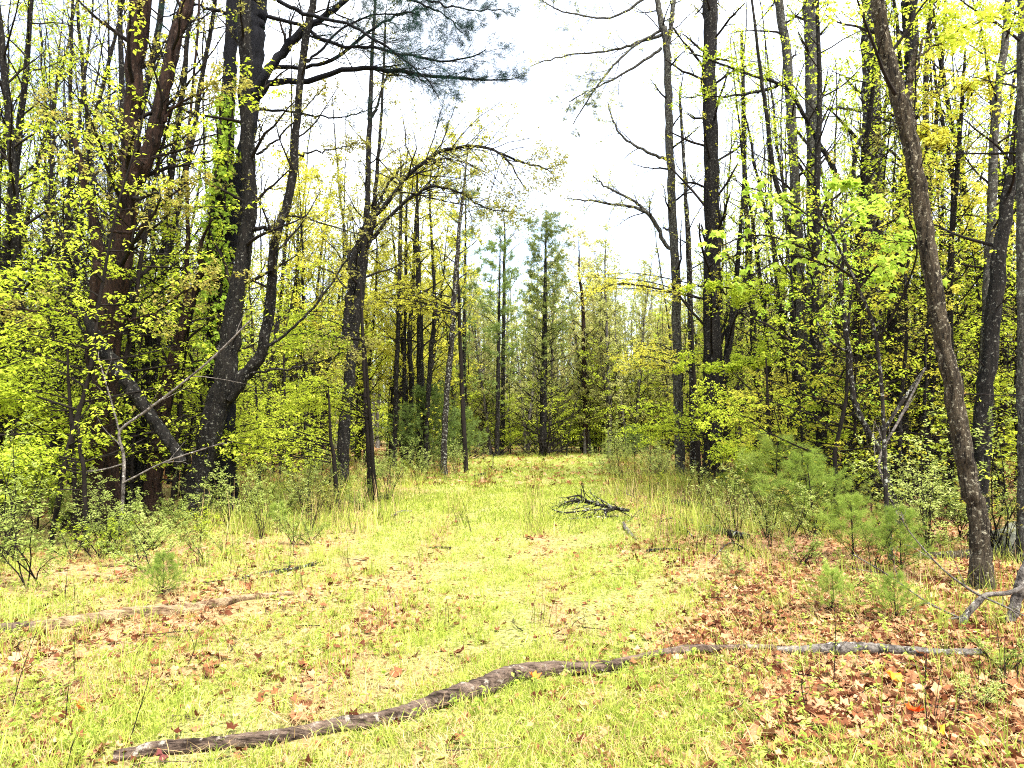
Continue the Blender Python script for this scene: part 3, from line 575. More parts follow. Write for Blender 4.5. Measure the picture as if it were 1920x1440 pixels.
# far end
def hemlock(px, py, Y, hpy, w, label, mat_leaf, dead=False, dens=60, spread=1.5):
    P, R = stem_path([(px, py, w), (px + 2, (py * 2 + hpy) / 3, w * 0.8), (px + 4, (py + 2 * hpy) / 3, w * 0.5), (px + 6, hpy, 1.2)], Y, 40, None)
    tr, tw, cr = MB(), MB(), MB(); tubes(tr, P, R, 12, 0.06)
    A, RA = spawn(P[None], R[None], dens, 0.12, 0.99, spread, 1.15, 7, 0.08, 0.06, 0.2, 0.006, 0.2, lenpow=0.66); RA = np.minimum(RA, 0.03); tubes(tw, A, RA, 4)
    B, RB = spawn(A, RA, 7, 0.2, 1, -0.4, 0.8, 4, 0.12, 0, 0.6, 0.004, 0.5); tubes(tw, B, RB, 3)
    C, RC = spawn(B, RB, 3, 0.2, 1, -0.5, 0.7, 3, 0.12, 0, 0.6, 0.003, 0.5); tubes(tw, C, RC, 3)
    zk = P[0, 0, 2] if P.ndim == 3 else P[0, 2]; zt = P[-1, 2]
    keep = B[:, 0, 2] > zk + (zt - zk) * 0.45; kc = C[:, 0, 2] > zk + (zt - zk) * (0.2 + 0.5 * rng.random(len(C)))
    for Q, k in ((B[keep], 6), (C[kc], 4)):
        if mat_leaf is not None and len(Q):
            pos = along(Q, k, 0.2, 1, 0.05); needles(cr, pos, nrm(np.repeat(Q[:, -1] - Q[:, 0], k, 0)), 0.14, 5, 0.011, 0.7)
    return finish_tree("conifer", label, "tree", tuple(P[1] * [1, 1, 0]), [("trunk", tr, B_DARK, True), ("twigs", tw, B_TWIG, True), ("crown", cr, mat_leaf or NDL_MID, False)])
hemlock(1018, 856, 40.5, 405, 15, "tall pointed conifer with bare lower twigs standing alone at the end of the trail", NDL_FAR, dens=120, spread=2.7)
hemlock(868, 857, 38, 335, 11, "feathery grey green pine behind the yellow leaved trees", NDL_MID, dens=60, spread=2.3)
hemlock(932, 856, 40, 440, 10, "feathery grey green pine between the yellow trees and the pointed conifer", NDL_MID, dens=60, spread=2.2)
hero("slim_tree", "dark straight trunk at the end of the grass left of the pointed conifer", 42, [([(941, 856, 10), (943, 760, 8), (944, 620, 7), (946, 480, 5)], {})], B_DARK, z0=6, k=14, blen=2.2, leaf=L_OLIVE, lsize=0.09, nl=4, top=14, sides=10)
hero("slim_tree", "brown trunk with dead leaves at the grass end right of the pointed conifer", 43, [([(1096, 852, 11), (1098, 790, 9), (1095, 690, 8), (1092, 560, 6)], {})], B_RED, z0=3, k=22, blen=2.2, leaf=L_OLIVE, lsize=0.10, nl=5, top=13, sides=10)
# right
hero("grey_forked_tree", "tall slim grey trunk right of the clearing, its limbs reaching left over the sky", 22.5,
     [([(1278, 902, 20), (1274, 820, 18), (1270, 700, 17), (1268, 560, 16), (1264, 467, 16), (1260, 370, 15), (1256, 283, 15), (1253, 200, 14), (1250, 85, 13), (1240, 40, 11), (1231, -10, 10)], {"k": 8}),
      ([(1250, 88, 9), (1258, 50, 9), (1264, -10, 8)], {"base": False, "k": 4})],
     B_GREY, limbs=[([(1262, 470, 8), (1245, 452, 8), (1228, 410, 8), (1205, 392, 7), (1165, 382, 5), (1110, 372, 4), (1065, 366, 2)], {"k": 11, "len": -0.3}),
                    ([(1222, 405, 6), (1180, 370, 5), (1140, 350, 4), (1115, 330, 2)], {"k": 6}),
                    ([(1256, 300, 7), (1230, 292, 6), (1190, 272, 5), (1160, 250, 4), (1145, 215, 3), (1138, 197, 2)], {"k": 6}),
                    ([(1248, 62, 7), (1200, 78, 6), (1140, 95, 4), (1060, 105, 3), (1000, 125, 2)], {"k": 9, "len": -0.22}),
                    ([(1250, 50, 6), (1190, 90, 5), (1130, 150, 4), (1075, 240, 2)], {"k": 6, "needle": 4, "t0": 0.3}),
                    ([(1240, 90, 6), (1180, 130, 5), (1120, 160, 3), (1065, 190, 2)], {"k": 9, "needle": 3, "t0": 0.4}),
                    ([(1220, -10, 6), (1150, 30, 4), (1060, 20, 3), (1020, -5, 2)], {"k": 8, "needle": 4})],
     z0=6, k=8, blen=1.5, leaf=L_OLIVE, nl=3)
hero("slim_tree", "thin grey brown trunk close behind the tall slim grey trunk right of the clearing", 23.2, [([(1300, 900, 13), (1299, 780, 12), (1296, 650, 11), (1292, 500, 10), (1285, 350, 7), (1276, 200, 5)], {})], B_LICH, z0=4, k=10, blen=1.4, leaf=L_LIME, nl=4, sides=12)
hero("dark_tree", "thick near black trunk with bright leaves hanging in front, right of the thin pair", 21,
     [([(1336, 900, 38), (1336, 820, 33), (1335, 700, 32), (1334, 560, 31), (1336, 430, 29), (1334, 300, 27), (1330, 180, 26), (1331, 80, 25), (1333, 0, 26)], {}),
      ([(1352, 735, 16), (1362, 680, 14), (1371, 610, 13), (1377, 560, 11), (1384, 480, 8), (1392, 380, 6), (1398, 250, 4)], {"base": False, "k": 8})],
     B_DARK, z0=3, k=26, blen=1.7, leaf=L_YEL, nl=4, top=15)
hero("slim_tree", "dark trunk with a bend halfway between the near black trunk and the grey poles", 24, [([(1422, 860, 14), (1424, 760, 13), (1414, 660, 13), (1410, 560, 12), (1404, 470, 12), (1397, 350, 9), (1394, 200, 8), (1391, 60, 6)], {})], B_DARK, z0=4, k=12, blen=1.5, leaf=L_LIME, nl=4, sides=12)
hero("pole_tree", "thin black pole trunk in front of the grey poles, right of the soft young pines", 16, [([(1494, 872, 13), (1492, 760, 12), (1488, 640, 11), (1487, 520, 12), (1486, 440, 10), (1452, 330, 9), (1440, 230, 8), (1428, 150, 7), (1415, 40, 5)], {})], B_DARK,
     limbs=[([(1486, 610, 7), (1462, 585, 6), (1440, 562, 5), (1400, 548, 4), (1310, 545, 2)], {"k": 8, "flat": 0.5}),
            ([(1486, 680, 6), (1475, 666, 5), (1450, 668, 4), (1380, 680, 3), (1290, 680, 2)], {"k": 8, "flat": 0.5})], z0=3, k=8, blen=1.4, leaf=L_LIME, lsize=0.06, nl=7, sides=12)
hero("grey_tree", "slim grey trunk bending left as it rises, left of the broad pale grey trunk", 19, [([(1508, 880, 22), (1504, 740, 19), (1500, 600, 18), (1497, 480, 18), (1490, 350, 18), (1486, 270, 17), (1478, 133, 17), (1468, 50, 15), (1458, -10, 14)], {})], B_GREY, z0=5, k=9, blen=1.4, leaf=L_LIME, nl=4)
hero("grey_tree", "smooth pale grey trunk rising straight, speckled with lichen near its mossy foot", 19.5,
     [([(1535, 905, 44), (1533, 830, 40), (1530, 700, 38), (1527, 580, 30), (1526, 480, 27), (1524, 330, 24), (1522, 200, 24), (1520, 80, 23), (1518, 0, 23)], {})], B_GREY,
     limbs=[([(1572, 345, 8), (1545, 280, 10), (1522, 240, 9), (1500, 205, 8), (1475, 165, 7), (1440, 152, 6), (1380, 130, 5), (1290, 95, 3)], {"k": 10, "Y": 17, "bark": B_DARK}),
            ([(1470, 155, 6), (1420, 172, 5), (1350, 176, 3), (1280, 178, 2)], {"k": 5, "Y": 17, "bark": B_DARK}),
            ([(1550, 205, 5), (1580, 200, 5), (1610, 205, 4)], {"k": 4})], z0=5, k=8, blen=1.4, leaf=L_LIME, nl=4)
hero("grey_tree", "broad grey trunk blotched with white lichen left of the leaning brown tree", 16.8,
     [([(1640, 935, 62), (1636, 880, 54), (1630, 780, 52), (1628, 680, 52), (1627, 580, 48), (1632, 480, 40), (1636, 380, 38), (1635, 290, 32), (1634, 190, 32), (1633, 100, 30), (1632, 0, 28)], {}),
      ([(1606, 920, 22), (1606, 800, 20), (1608, 680, 20), (1612, 560, 20), (1616, 450, 18), (1614, 330, 14)], {"k": 3, "top": None})],
     B_LICH, limbs=[([(1595, 350, 8), (1605, 290, 9), (1625, 250, 9), (1650, 210, 8), (1672, 190, 5)], {"k": 3, "Y": 16}),
                    ([(1652, 300, 7), (1660, 262, 7), (1680, 240, 6), (1700, 232, 4)], {"k": 3})], z0=5, k=8, blen=1.5, leaf=L_LIME, nl=4, sides=24, rough=0.09)
hero("dark_tree", "dark rough trunk standing right behind the white blotched grey one", 15.6,
     [([(1687, 948, 46), (1686, 860, 36), (1684, 740, 36), (1684, 620, 36), (1688, 500, 30), (1694, 400, 27), (1706, 280, 22), (1708, 180, 20), (1707, 90, 24), (1706, 0, 26)], {})], B_DARK, z0=5, k=9, blen=1.5, leaf=L_LIME, nl=4)
hero("crooked_sapling", "thin crooked dark stem twisting up in front of the broad blotched trunk", 11,
     [([(1690, 1010, 13), (1672, 930, 15), (1648, 850, 13), (1618, 790, 11), (1600, 740, 10), (1590, 650, 9), (1582, 580, 8), (1576, 520, 8), (1584, 470, 7), (1578, 410, 5), (1590, 360, 3)], {"top": None, "k": 7, "z0": 2.6}),
      ([(1640, 840, 8), (1668, 790, 7), (1700, 740, 6), (1735, 690, 4)], {"base": False, "top": None, "k": 0}),
      ([(1594, 660, 6), (1570, 650, 5), (1545, 625, 4), (1530, 600, 2)], {"base": False, "top": None, "k": 0})], B_LICH, blen=0.9, leaf=L_MAPLE, nl=5, sides=10)
hero("leaning_tree", "brown shaggy trunk leaning left from the bottom right with a broken stub high up", 7.4,
     [([(1842, 1112, 48), (1838, 1050, 36), (1834, 970, 33), (1816, 897, 31), (1800, 813, 31), (1780, 700, 30), (1762, 600, 29), (1745, 490, 29), (1730, 400, 28), (1713, 300, 29), (1694, 217, 30), (1664, 100, 25), (1645, 0, 23)], {"n": 90, "top": 9}),
      ([(1706, 240, 24), (1702, 200, 18), (1705, 150, 14), (1714, 110, 11), (1722, 66, 3)], {"base": False, "top": None, "k": 0, "dy": 0.1})],
     B_TAN, limbs=[([(1712, 150, 5), (1725, 90, 5), (1745, 40, 4), (1765, -10, 3)], {"k": 4}),
                   ([(1718, 110, 4), (1760, 75, 4), (1830, 45, 3), (1900, 20, 2)], {"k": 6})],
     z0=4.6, k=6, blen=1.0, leaf=L_LIME, nl=4, sides=28, rough=0.10)
hero("slim_tree", "thin black forked trunk right of the leaning brown tree amid yellow leaves", 13, [([(1782, 880, 12), (1784, 760, 11), (1782, 600, 10), (1784, 460, 10), (1794, 330, 9), (1804, 190, 7), (1810, 90, 4)], {"top": 8})], B_DARK,
     limbs=[([(1802, 215, 5), (1820, 170, 4), (1832, 150, 2)], {"k": 3}), ([(1790, 310, 6), (1760, 265, 5), (1725, 252, 3)], {"k": 5})], z0=3, k=22, blen=1.5, leaf=L_YEL, lsize=0.055, nl=7, sides=12)
hero("grey_tree", "grey trunk behind the dark leaning limb near the right border", 12.4,
     [([(1826, 930, 26), (1836, 830, 26), (1846, 720, 24), (1852, 600, 20), (1856, 480, 18), (1860, 380, 16), (1864, 270, 15), (1872, 170, 14), (1884, 80, 13), (1890, 0, 12)], {})], B_GREY, z0=4, k=10, blen=1.4, leaf=L_LIME, nl=5)
hero("dark_tree", "near black tree leaning right out of the frame at the right border", 10.2,
     [([(1836, 985, 34), (1838, 900, 30), (1842, 800, 30), (1852, 700, 28), (1862, 600, 26), (1874, 480, 25), (1888, 380, 22), (1902, 290, 20), (1918, 180, 20), (1940, 60, 18), (1955, -30, 17)], {})], B_DARK, z0=4, k=8, blen=1.4, leaf=L_LIME, nl=5)
hero("grey_tree", "straight grey trunk cut by the right border of the photo", 9.0, [([(1925, 1000, 28), (1922, 800, 24), (1920, 600, 22), (1918, 400, 20), (1918, 200, 20), (1918, 0, 20)], {})], B_GREY, z0=4, k=8, blen=1.3, leaf=L_LIME, nl=5)

# lobed-leaf sapling in front of the grey trunks: its leaves can be told apart
def lobed(size):
    mb = MB(); a = np.radians([180, 140, 105, 75, 50, 25, 0, -25, -50, -75, -105, -140]); r = np.array([.35, .7, .5, 1.0, .6, .65, 1.1, .65, .6, 1.0, .5, .7]) * size
    x, y = r * np.cos(a) + size * .35, r * np.sin(a) * 0.95; z = -0.25 * (x ** 2 + y ** 2) / size
    V = np.vstack([[size * .35, 0, 0.012]] + [[x[i], y[i], z[i]] for i in range(12)]); mb.add(V, [(0, 1 + i, 1 + (i + 1) % 12) for i in range(12)])
    return mb.mesh("maple_leaf", [L_MAPLE], False)
def maple_sapling():
    tr, tw, cr = MB(), MB(), MB(); Y = 8.6
    P, R = stem_path([(1668, 1010, 9), (1660, 900, 8), (1655, 760, 7), (1640, 620, 7), (1600, 520, 6), (1560, 440, 5), (1530, 380, 3)], Y, 30, None); tubes(tr, P, R, 8, 0.05)
    root = empty("maple_sapling", tuple(P[1] * [1, 1, 0])); loc = root.location.copy()
    tag(root, "young maple with broad bright lobed leaves spread before the grey trunks", "tree")
    limb = [[(1645, 640, 5), (1690, 560, 4), (1720, 470, 3), (1700, 400, 2)], [(1600, 520, 5), (1520, 470, 4), (1420, 440, 3), (1330, 470, 2)], [(1560, 440, 4), (1480, 380, 3), (1400, 350, 2)],
            [(1560, 440, 4), (1600, 400, 3), (1650, 370, 2)], [(1580, 480, 4), (1560, 500, 3), (1480, 480, 3), (1390, 530, 2)], [(1610, 540, 4), (1660, 480, 3), (1700, 440, 2)], [(1540, 400, 3), (1560, 350, 3), (1600, 345, 2)], [(1590, 500, 4), (1640, 520, 3), (1670, 500, 2)]]
    spots = []
    for q, pts in enumerate(limb):
        A, RA = stem_path(pts, Y, 12, None, rng.uniform(-0.8, 0.8), False); m = MB(); tubes(m, A, RA, 5); o = m.obj("branch", B_TWIG, root); local(o, loc)
        B, RB = spawn(A[None], RA[None], 9, 0.25, 1, -0.3, 0.8, 5, 0.15, 0.02, 0.7, 0.003, 0.4); tubes(tw, B, RB, 3); spots.append(along(B, 9, 0.3, 1, 0.03))
    pos = np.concatenate(spots); rng.shuffle(pos)
    for nm, mb, mt in (("trunk", tr, B_LICH), ("twigs", tw, B_TWIG)):
        o = mb.obj(nm, mt, root); local(o, loc)
    ms = [lobed(s) for s in (0.042, 0.055, 0.066)]
    for i, p in enumerate(pos[:290]):
        o = bpy.data.objects.new("leaf", ms[i % 3]); COL.objects.link(o); o.parent = root; o.location = p - np.array(loc)
        o.rotation_euler = (rng.normal(0, .45), rng.normal(0.35, .35), rng.uniform(0, 6.28))
    rest = pos[290:]; leaves(cr, rest, 0.075, 0.6, 0.4, aspect=0.95); o = cr.obj("foliage", L_MAPLE, root, False); local(o, loc); o["kind"] = "stuff"
maple_sapling()

# ------------------------------------------------------------------ woodland copies
def pole_proto(h, r, k, blen, leaf, nl, lsize, bark, z0f=0.3, tw=2, flat=0.0):
    tr, cr = MB(), MB()
    P, R = grow(np.array([[0, 0, -0.3]]), np.array([[rng.normal(0, .04), rng.normal(0, .04), 1.0]]), np.array([h]), 26, 0.035, 0.03, np.array([r]), 0.12)
    P[:, 1:-1, :2] += rng.normal(0, 0.012, P[:, 1:-1, :2].shape)
    R[:, :2] *= [[1.4, 1.15]]; tubes(tr, P, R, 8, 0.06)
    A, RA = spawn(P, R, k, z0f, 0.99, blen, 0.85, 7, 0.11, 0.06, 0.35, 0.005, flat); RA = np.minimum(RA, 0.03); tubes(tr, A, RA, 4, mat=1)
    B, RB = spawn(A, RA, 5, 0.2, 1, -0.42, 0.7, 5, 0.14, 0.02, 0.55, 0.0035, flat); tubes(tr, B, RB, 3, mat=1)
    C, RC = spawn(B, RB, tw, 0.2, 1, -0.5, 0.7, 4, 0.14, 0.0, 0.6, 0.0028, flat); tubes(tr, C, RC, 3, mat=1)
    leaves(cr, along(B, nl, 0.3, 1, 0.06), lsize, 0.6, 0.4); leaves(cr, along(C, nl, 0.2, 1, 0.06), lsize, 0.6, 0.4)
    return tr, cr, bark, leaf
def make_proto(name, spec):
    tr, cr, bark, leaf = spec
    root = empty(name); o = tr.obj("trunk", [bark, B_TWIG], root); c = cr.obj("crown", leaf, root, False)
    return root
def sapling_proto(h, leaf, k, blen, nl, lsize):
    tr, cr = MB(), MB()
    P, R = grow(np.array([[0, 0, -0.1]]), np.array([[rng.normal(0, .1), rng.normal(0, .1), 1.0]]), np.array([h]), 14, 0.07, 0.05, np.array([0.008 + h * 0.006]), 0.2); tubes(tr, P, R, 6)
    A, RA = spawn(P, R, k, 0.12, 0.98, blen, 1.2, 7, 0.07, 0.01, 0.5, 0.004, 0.4, lenpow=0.5); tubes(tr, A, RA, 4)
    B, RB = spawn(A, RA, 8, 0.12, 1, -0.42, 0.8, 5, 0.09, -0.01, 0.6, 0.003, 0.75); tubes(tr, B, RB, 3)
    leaves(cr, along(B, nl, 0.1, 1, 0.03), lsize, 0.75, 0.45); leaves(cr, along(A, nl, 0.4, 1, 0.04), lsize, 0.75, 0.45)
    return tr, cr, B_TWIG, leaf
POLE_BUD = [make_proto("woodland_tree", pole_proto(rng.uniform(13, 17), rng.uniform(.07, .12), 38, 2.1, L_BUD, 1, 0.038, B_DARK, 0.2, 4)) for _ in range(5)]
POLE_LIME = [make_proto("woodland_tree", pole_proto(rng.uniform(11, 15), rng.uniform(.07, .13), 36, 2.1, L_LIME, 4, 0.058, B_DARK, 0.15, 4)) for _ in range(4)]
POLE_YEL = [make_proto("woodland_tree", pole_proto(rng.uniform(10, 12), rng.uniform(.08, .12), 40, 2.2, L_YEL, 8, 0.078, B_DARK, 0.25, 4)) for _ in range(3)]
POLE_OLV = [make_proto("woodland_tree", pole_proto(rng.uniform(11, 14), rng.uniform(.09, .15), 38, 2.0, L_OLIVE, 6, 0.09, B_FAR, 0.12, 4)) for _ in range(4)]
THIN = [make_proto("young_tree", pole_proto(rng.uniform(7, 12), rng.uniform(.025, .05), 20, 1.3, L_BUD if q < 3 else L_LIME, 2, 0.05, B_DARK, 0.2, 3)) for q in range(5)]
SAP = [make_proto("leafy_sapling", sapling_proto(h, L_LIME, int(13 + h * 3), 1.05 + h * 0.14, 11, 0.056)) for h in (2.2, 3.0, 4.0, 5.2, 6.5)]
SAPY = [make_proto("leafy_sapling", sapling_proto(h, L_YEL, int(14 + h * 3), 1.1 + h * 0.14, 8, 0.055)) for h in (3.0, 5.0)]
used = set()
def put(protos, x, y, s, label, group, cat="tree", rz=None):
    p = protos[rng.integers(len(protos))]
    o = p if p.name not in used else copy_tree(p); used.add(p.name)
    o.location = (x, y, float(gh(x, y))); o.rotation_euler = (0, 0, rng.uniform(0, 6.28) if rz is None else rz); o.scale = (s, s, s * rng.uniform(0.92, 1.1))
    tag(o, label, cat, group); return o
def region(n, y0, y1, xf, mind, tries=60):
    out = []
    for _ in range(n * tries):
        if len(out) >= n: break
        y = rng.uniform(y0 ** 0.8, y1 ** 0.8) ** 1.25; a, b = xf(y)
        if b <= a: continue
        x = rng.uniform(a, b)
        if all((x - u) ** 2 + (y - v) ** 2 > mind ** 2 for u, v in out): out.append((x, y))
    return out
edge = 0.74
for x, y in region(80, 13, 42, lambda y: (-edge * y, float(clear_l(y)) - 1.0 - 0.05 * y), 0.8):
    b = rng.random() < 0.74; far = " deep" if y > 26 else ""
    put(POLE_BUD if b else POLE_LIME, x, y, rng.uniform(0.85, 1.2), ("slender nearly leafless budding tree%s in the wood left of the trail" if b else "slender lime leaved tree%s in the wood left of the trail") % far, ("budding" if b else "lime leaved") + " trees" + far + " in the left wood")
for x, y in region(70, 14, 42, lambda y: (float(clear_r(y)) + 1.6, edge * y), 0.8):
    b = rng.random() < 0.5; far = " deep" if y > 26 else ""
    put(POLE_BUD if b else POLE_LIME, x, y, rng.uniform(0.85, 1.2), ("slender nearly leafless budding tree%s in the wood right of the trail" if b else "slender lime leaved tree%s in the wood right of the trail") % far, ("budding" if b else "lime leaved") + " trees" + far + " in the right wood")
for x, y in region(78, 42, 58, lambda y: (-7, 16), 0.8):
    put(POLE_OLV, x, y, rng.uniform(0.8, 1.1), "olive and brown leaved tree in the wood beyond the end of the trail", "trees beyond the end of the trail")
for x, y in [(-6.6, 25), (-5.6, 29), (-5.2, 33), (-4.4, 31), (-6.8, 33), (-7.6, 28), (-4.0, 36), (-5.8, 36), (-8.4, 31), (-7.4, 36), (-3.2, 40), (-6.0, 40), (-9, 35)]:
    put(POLE_YEL, x, y, rng.uniform(0.9, 1.12), "yellow leaved tree at the left edge of the clearing", "yellow leaved trees left of the clearing")
for x, y in region(80, 9.5, 40, lambda y: (-edge * y, float(clear_l(y)) - 0.6), 0.7):
    q = 0 if rng.random() < .5 else 1; fz = "far back in" if y > 22 else "in"
    put(SAP[:3] if q else SAP[3:], x, y, rng.uniform(0.8, 1.25), "%s lime leaved sapling %s the understorey left of the trail" % (("tall", "low")[q], fz), "%s saplings %s the left understorey" % (("tall", "low")[q], fz), "sapling")
for x, y in region(68, 11, 40, lambda y: (float(clear_r(y)) + 0.8, edge * y), 0.7):
    q = int(rng.choice([0, 1, 2], p=[.38, .38, .24])); fz = "far back in" if y > 24 else "in"
    put((SAP[3:], SAP[:3], SAPY)[q], x, y, rng.uniform(0.8, 1.2), "%s sapling %s the understorey right of the trail" % (("tall lime leaved", "low lime leaved", "yellow leaved")[q], fz), "%s saplings %s the right understorey" % (("tall lime", "low lime", "yellow")[q], fz), "sapling")
for x, y in region(75, 40.5, 50, lambda y: (-7, 14), 0.6):
    put(SAP[:4], x, y, rng.uniform(0.8, 1.2), "small tiered sapling at the foot of the far wood", "saplings at the foot of the far wood", "sapling")

for x, y in region(70, 12, 36, lambda y: (-edge * y, float(clear_l(y)) - 0.4), 0.5):
    put(THIN, x, y, rng.uniform(0.8, 1.2), "thin dark young tree with few leaves among the left trunks", "thin young trees of the left wood", "young tree")
for x, y in region(65, 12, 36, lambda y: (float(clear_r(y)) + 0.7, edge * y), 0.5):
    put(THIN, x, y, rng.uniform(0.8, 1.2), "thin dark young tree with few leaves among the right trunks", "thin young trees of the right wood", "young tree")
for x, y in region(45, 40, 48, lambda y: (-7, 15), 0.5):
    put(THIN, x, y, rng.uniform(0.8, 1.2), "thin young tree in front of the far wood", "thin young trees of the far wood", "young tree")
# far wood: one mass behind everything
def far_sources():
    out = []
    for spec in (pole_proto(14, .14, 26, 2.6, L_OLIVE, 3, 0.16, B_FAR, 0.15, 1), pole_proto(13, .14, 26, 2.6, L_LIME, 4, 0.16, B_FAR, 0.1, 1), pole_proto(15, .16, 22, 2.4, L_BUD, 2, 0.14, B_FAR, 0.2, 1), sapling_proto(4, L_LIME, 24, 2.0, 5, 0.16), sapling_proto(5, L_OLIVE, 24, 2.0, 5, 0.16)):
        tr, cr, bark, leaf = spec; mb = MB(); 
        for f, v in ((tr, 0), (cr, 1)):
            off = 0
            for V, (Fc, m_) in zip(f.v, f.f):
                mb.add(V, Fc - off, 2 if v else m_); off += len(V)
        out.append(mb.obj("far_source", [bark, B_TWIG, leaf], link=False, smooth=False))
    return out
pts = []
for (n, y0, y1) in ((420, 42, 62), (800, 60, 100), (170, 58, 74)):
    for _ in range(n):
        y = rng.uniform(y0, y1); x = rng.uniform(-1, 1) * y * 0.8
        if y1 == 74: x = rng.uniform(-10, 22)
        if y < 60 and -7 < x < 17: continue
        pts.append((x, y, float(gh(x, y)) - 0.1))
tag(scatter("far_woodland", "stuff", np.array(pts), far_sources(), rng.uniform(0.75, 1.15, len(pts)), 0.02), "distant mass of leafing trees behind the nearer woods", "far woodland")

# ------------------------------------------------------------------ tiers of bright leaves on the right of the clearing, and left understorey sprays
def tier(label, px0, px1, py, Y, w, n=3, leaf=L_YEL, lsize=0.08, dens=10):
    """a low tree whose flat leafy boughs reach left from a thin stem at px1"""
    tr, tw, cr = MB(), MB(), MB()
    P, R = stem_path([(px1 + 14, 800 + 2240 / Y, 9), (px1 + 6, (py + 900) / 2, 8), (px1, py, 6), (px1 - 4, py - 90, 3)], Y, 24, None); tubes(tr, P, R, 8, .04)
    for q in range(n):
        dyy = rng.normal(0, 14)
        A, RA = stem_path([(px1, py + 25 + dyy, 2.6), ((px0 + px1) / 2 + rng.normal(0, 12), py + rng.normal(0, 14) + dyy, 1.8), (px0 + rng.uniform(0, 60), py + rng.normal(10, 16) + dyy, 0.8)], Y, 12, None, rng.uniform(-1.8, 1.8), False); tubes(tw, A, RA, 4)
        B, RB = spawn(A[None], RA[None], 16, 0.1, 1, w, 0.9, 5, 0.12, 0.0, 0.6, 0.003, 0.7); RB = np.minimum(RB, 0.006); tubes(tw, B, RB, 3)
        C, RC = spawn(B, RB, 4, 0.1, 1, -0.5, 0.8, 4, 0.12, 0.0, 0.6, 0.002, 0.7); tubes(tw, C, RC, 3)
        leaves(cr, along(B, dens, 0.1, 1, 0.04), lsize * 0.68, 0.75, 0.6); leaves(cr, along(C, 5, 0.1, 1, 0.04), lsize * 0.68, 0.75, 0.6)
    finish_tree("tiered_sapling", label, "sapling", tuple(P[1] * [1, 1, 0]), [("trunk", tr, B_TWIG, True), ("twigs", tw, B_TWIG, True), ("crown", cr, leaf, False)])
tier("sapling with a long yellow bough stretching left high over the clearing's right edge", 1060, 1330, 535, 21, 0.8, 5, L_YEL, 0.08, 12)
tier("sapling with a flat yellow bough halfway down the slim grey trunk", 1150, 1300, 672, 19.5, 0.55, 4)
tier("sapling with flat bright boughs low beside the slim grey trunk", 1170, 1330, 790, 18, 0.55, 5, L_LIME)
tier("sapling with lime tiers in front of the near black trunk", 1290, 1440, 760, 15, 0.5, 5, L_LIME, 0.07)
tier("sapling with lime boughs low left of the black pole trunk", 1320, 1480, 840, 14.5, 0.5, 5, L_LIME, 0.07)
tier("sapling with drooping lime leaves before the left wood, low and wide", 400, 620, 820, 14.5, 0.75, 8, L_LIME, 0.075, 12)
tier("sapling with lime boughs right of the curved lichen spotted stem", 520, 690, 740, 16, 0.7, 7, L_LIME, 0.075, 12)
tier("sapling with high lime boughs right of the curved stem", 500, 680, 620, 17, 0.7, 6, L_LIME, 0.075, 10)
tier("sapling with bright boughs by the left border beside the forked tree", -20, 130, 740, 10.5, 0.45, 5, L_LIME, 0.065, 12)
tier("sapling with low bright boughs by the left border", -20, 150, 850, 9.8, 0.4, 6, L_LIME, 0.065, 12)
tier("sapling with yellow boughs spreading before the row of dark trunks", 640, 860, 560, 26, 1.0, 7, L_YEL, 0.09, 12)
tier("sapling with lime boughs between the dark multi stem tree and forked tree", 250, 400, 700, 16.5, 0.6, 6, L_LIME, 0.07, 10)

# ------------------------------------------------------------------ young pines and shrubs
def young_pine(h, w, ndl=NDL_SOFT, dens=1.0, nl=0.09, nw=0.0022):
    tr, cr = MB(), MB()
    P, R = grow(np.array([[0, 0, -0.05]]), np.array([[0.03, 0, 1.0]]), np.array([h]), 10, 0.03, 0.03, np.array([0.012 + h * .007]), 0.2); tubes(tr, P, R, 6)
    A, RA = spawn(P, R, int(34 * dens), 0.03, 1.0, w, 1.15, 6, 0.07, 0.07, 0.4, 0.003, 0.0, lenpow=0.75); tubes(tr, A, RA, 4)
    B, RB = spawn(A, RA, 6, 0.25, 1, -0.38, 0.7, 4, 0.1, 0.05, 0.6, 0.002); tubes(tr, B, RB, 3)
    for Q, k in ((A, 7), (B, 7)):
        needles(cr, along(Q, k, 0.3, 1, 0.01), nrm(np.repeat(Q[:, -1] - Q[:, -2], k, 0)), nl, 7, nw, 0.45)
    root = empty("young_pine"); tr.obj("trunk", B_TWIG, root); cr.obj("foliage", ndl, root, False); return root
YP = [young_pine(1.45, 1.1, dens=0.9, nl=0.11), young_pine(1.1, 0.8, dens=0.9, nl=0.10)]
def place(proto, px, py, s, label, cat, group=None, sq=1.0):
    o = proto if proto.name not in used else copy_tree(proto); used.add(proto.name)
    o.location = tuple(G(px, py)); o.rotation_euler = (0, 0, rng.uniform(0, 6.28)); o.scale = (s, s, s * sq); tag(o, label, cat, group); return o
for px, py, s, lab, k in [(1450, 985, 1.0, "soft young pine at the foot of the black pole trunk, largest of the clump", 0), (1400, 955, 0.8, "soft young pine left of the largest one below the near black trunk", 1),
                       (1530, 1010, 0.8, "soft young pine below the smooth pale grey trunk", 0), (1600, 1050, 0.65, "soft young pine right of the clump below the blotched trunk", 1),
                       (1690, 1075, 0.6, "soft young pine in front of the dark rough trunk", 1), (1560, 1150, 0.33, "small low pine seedling over the birch log", 1), (1680, 1165, 0.33, "small pine seedling beside the bare white twigs", 1),
                       (70, 1000, 0.8, "soft young pine left of the forked tree's foot", 0), (15, 960, 0.9, "soft young pine at the left border", 1), (520, 1000, 0.4, "tiny pine beside the left wood on the grass", 1), (305, 1120, 0.35, "tiny pine behind the pale rotten log", 1)]:
    place(YP[k], px, py, s, lab, "young pine")
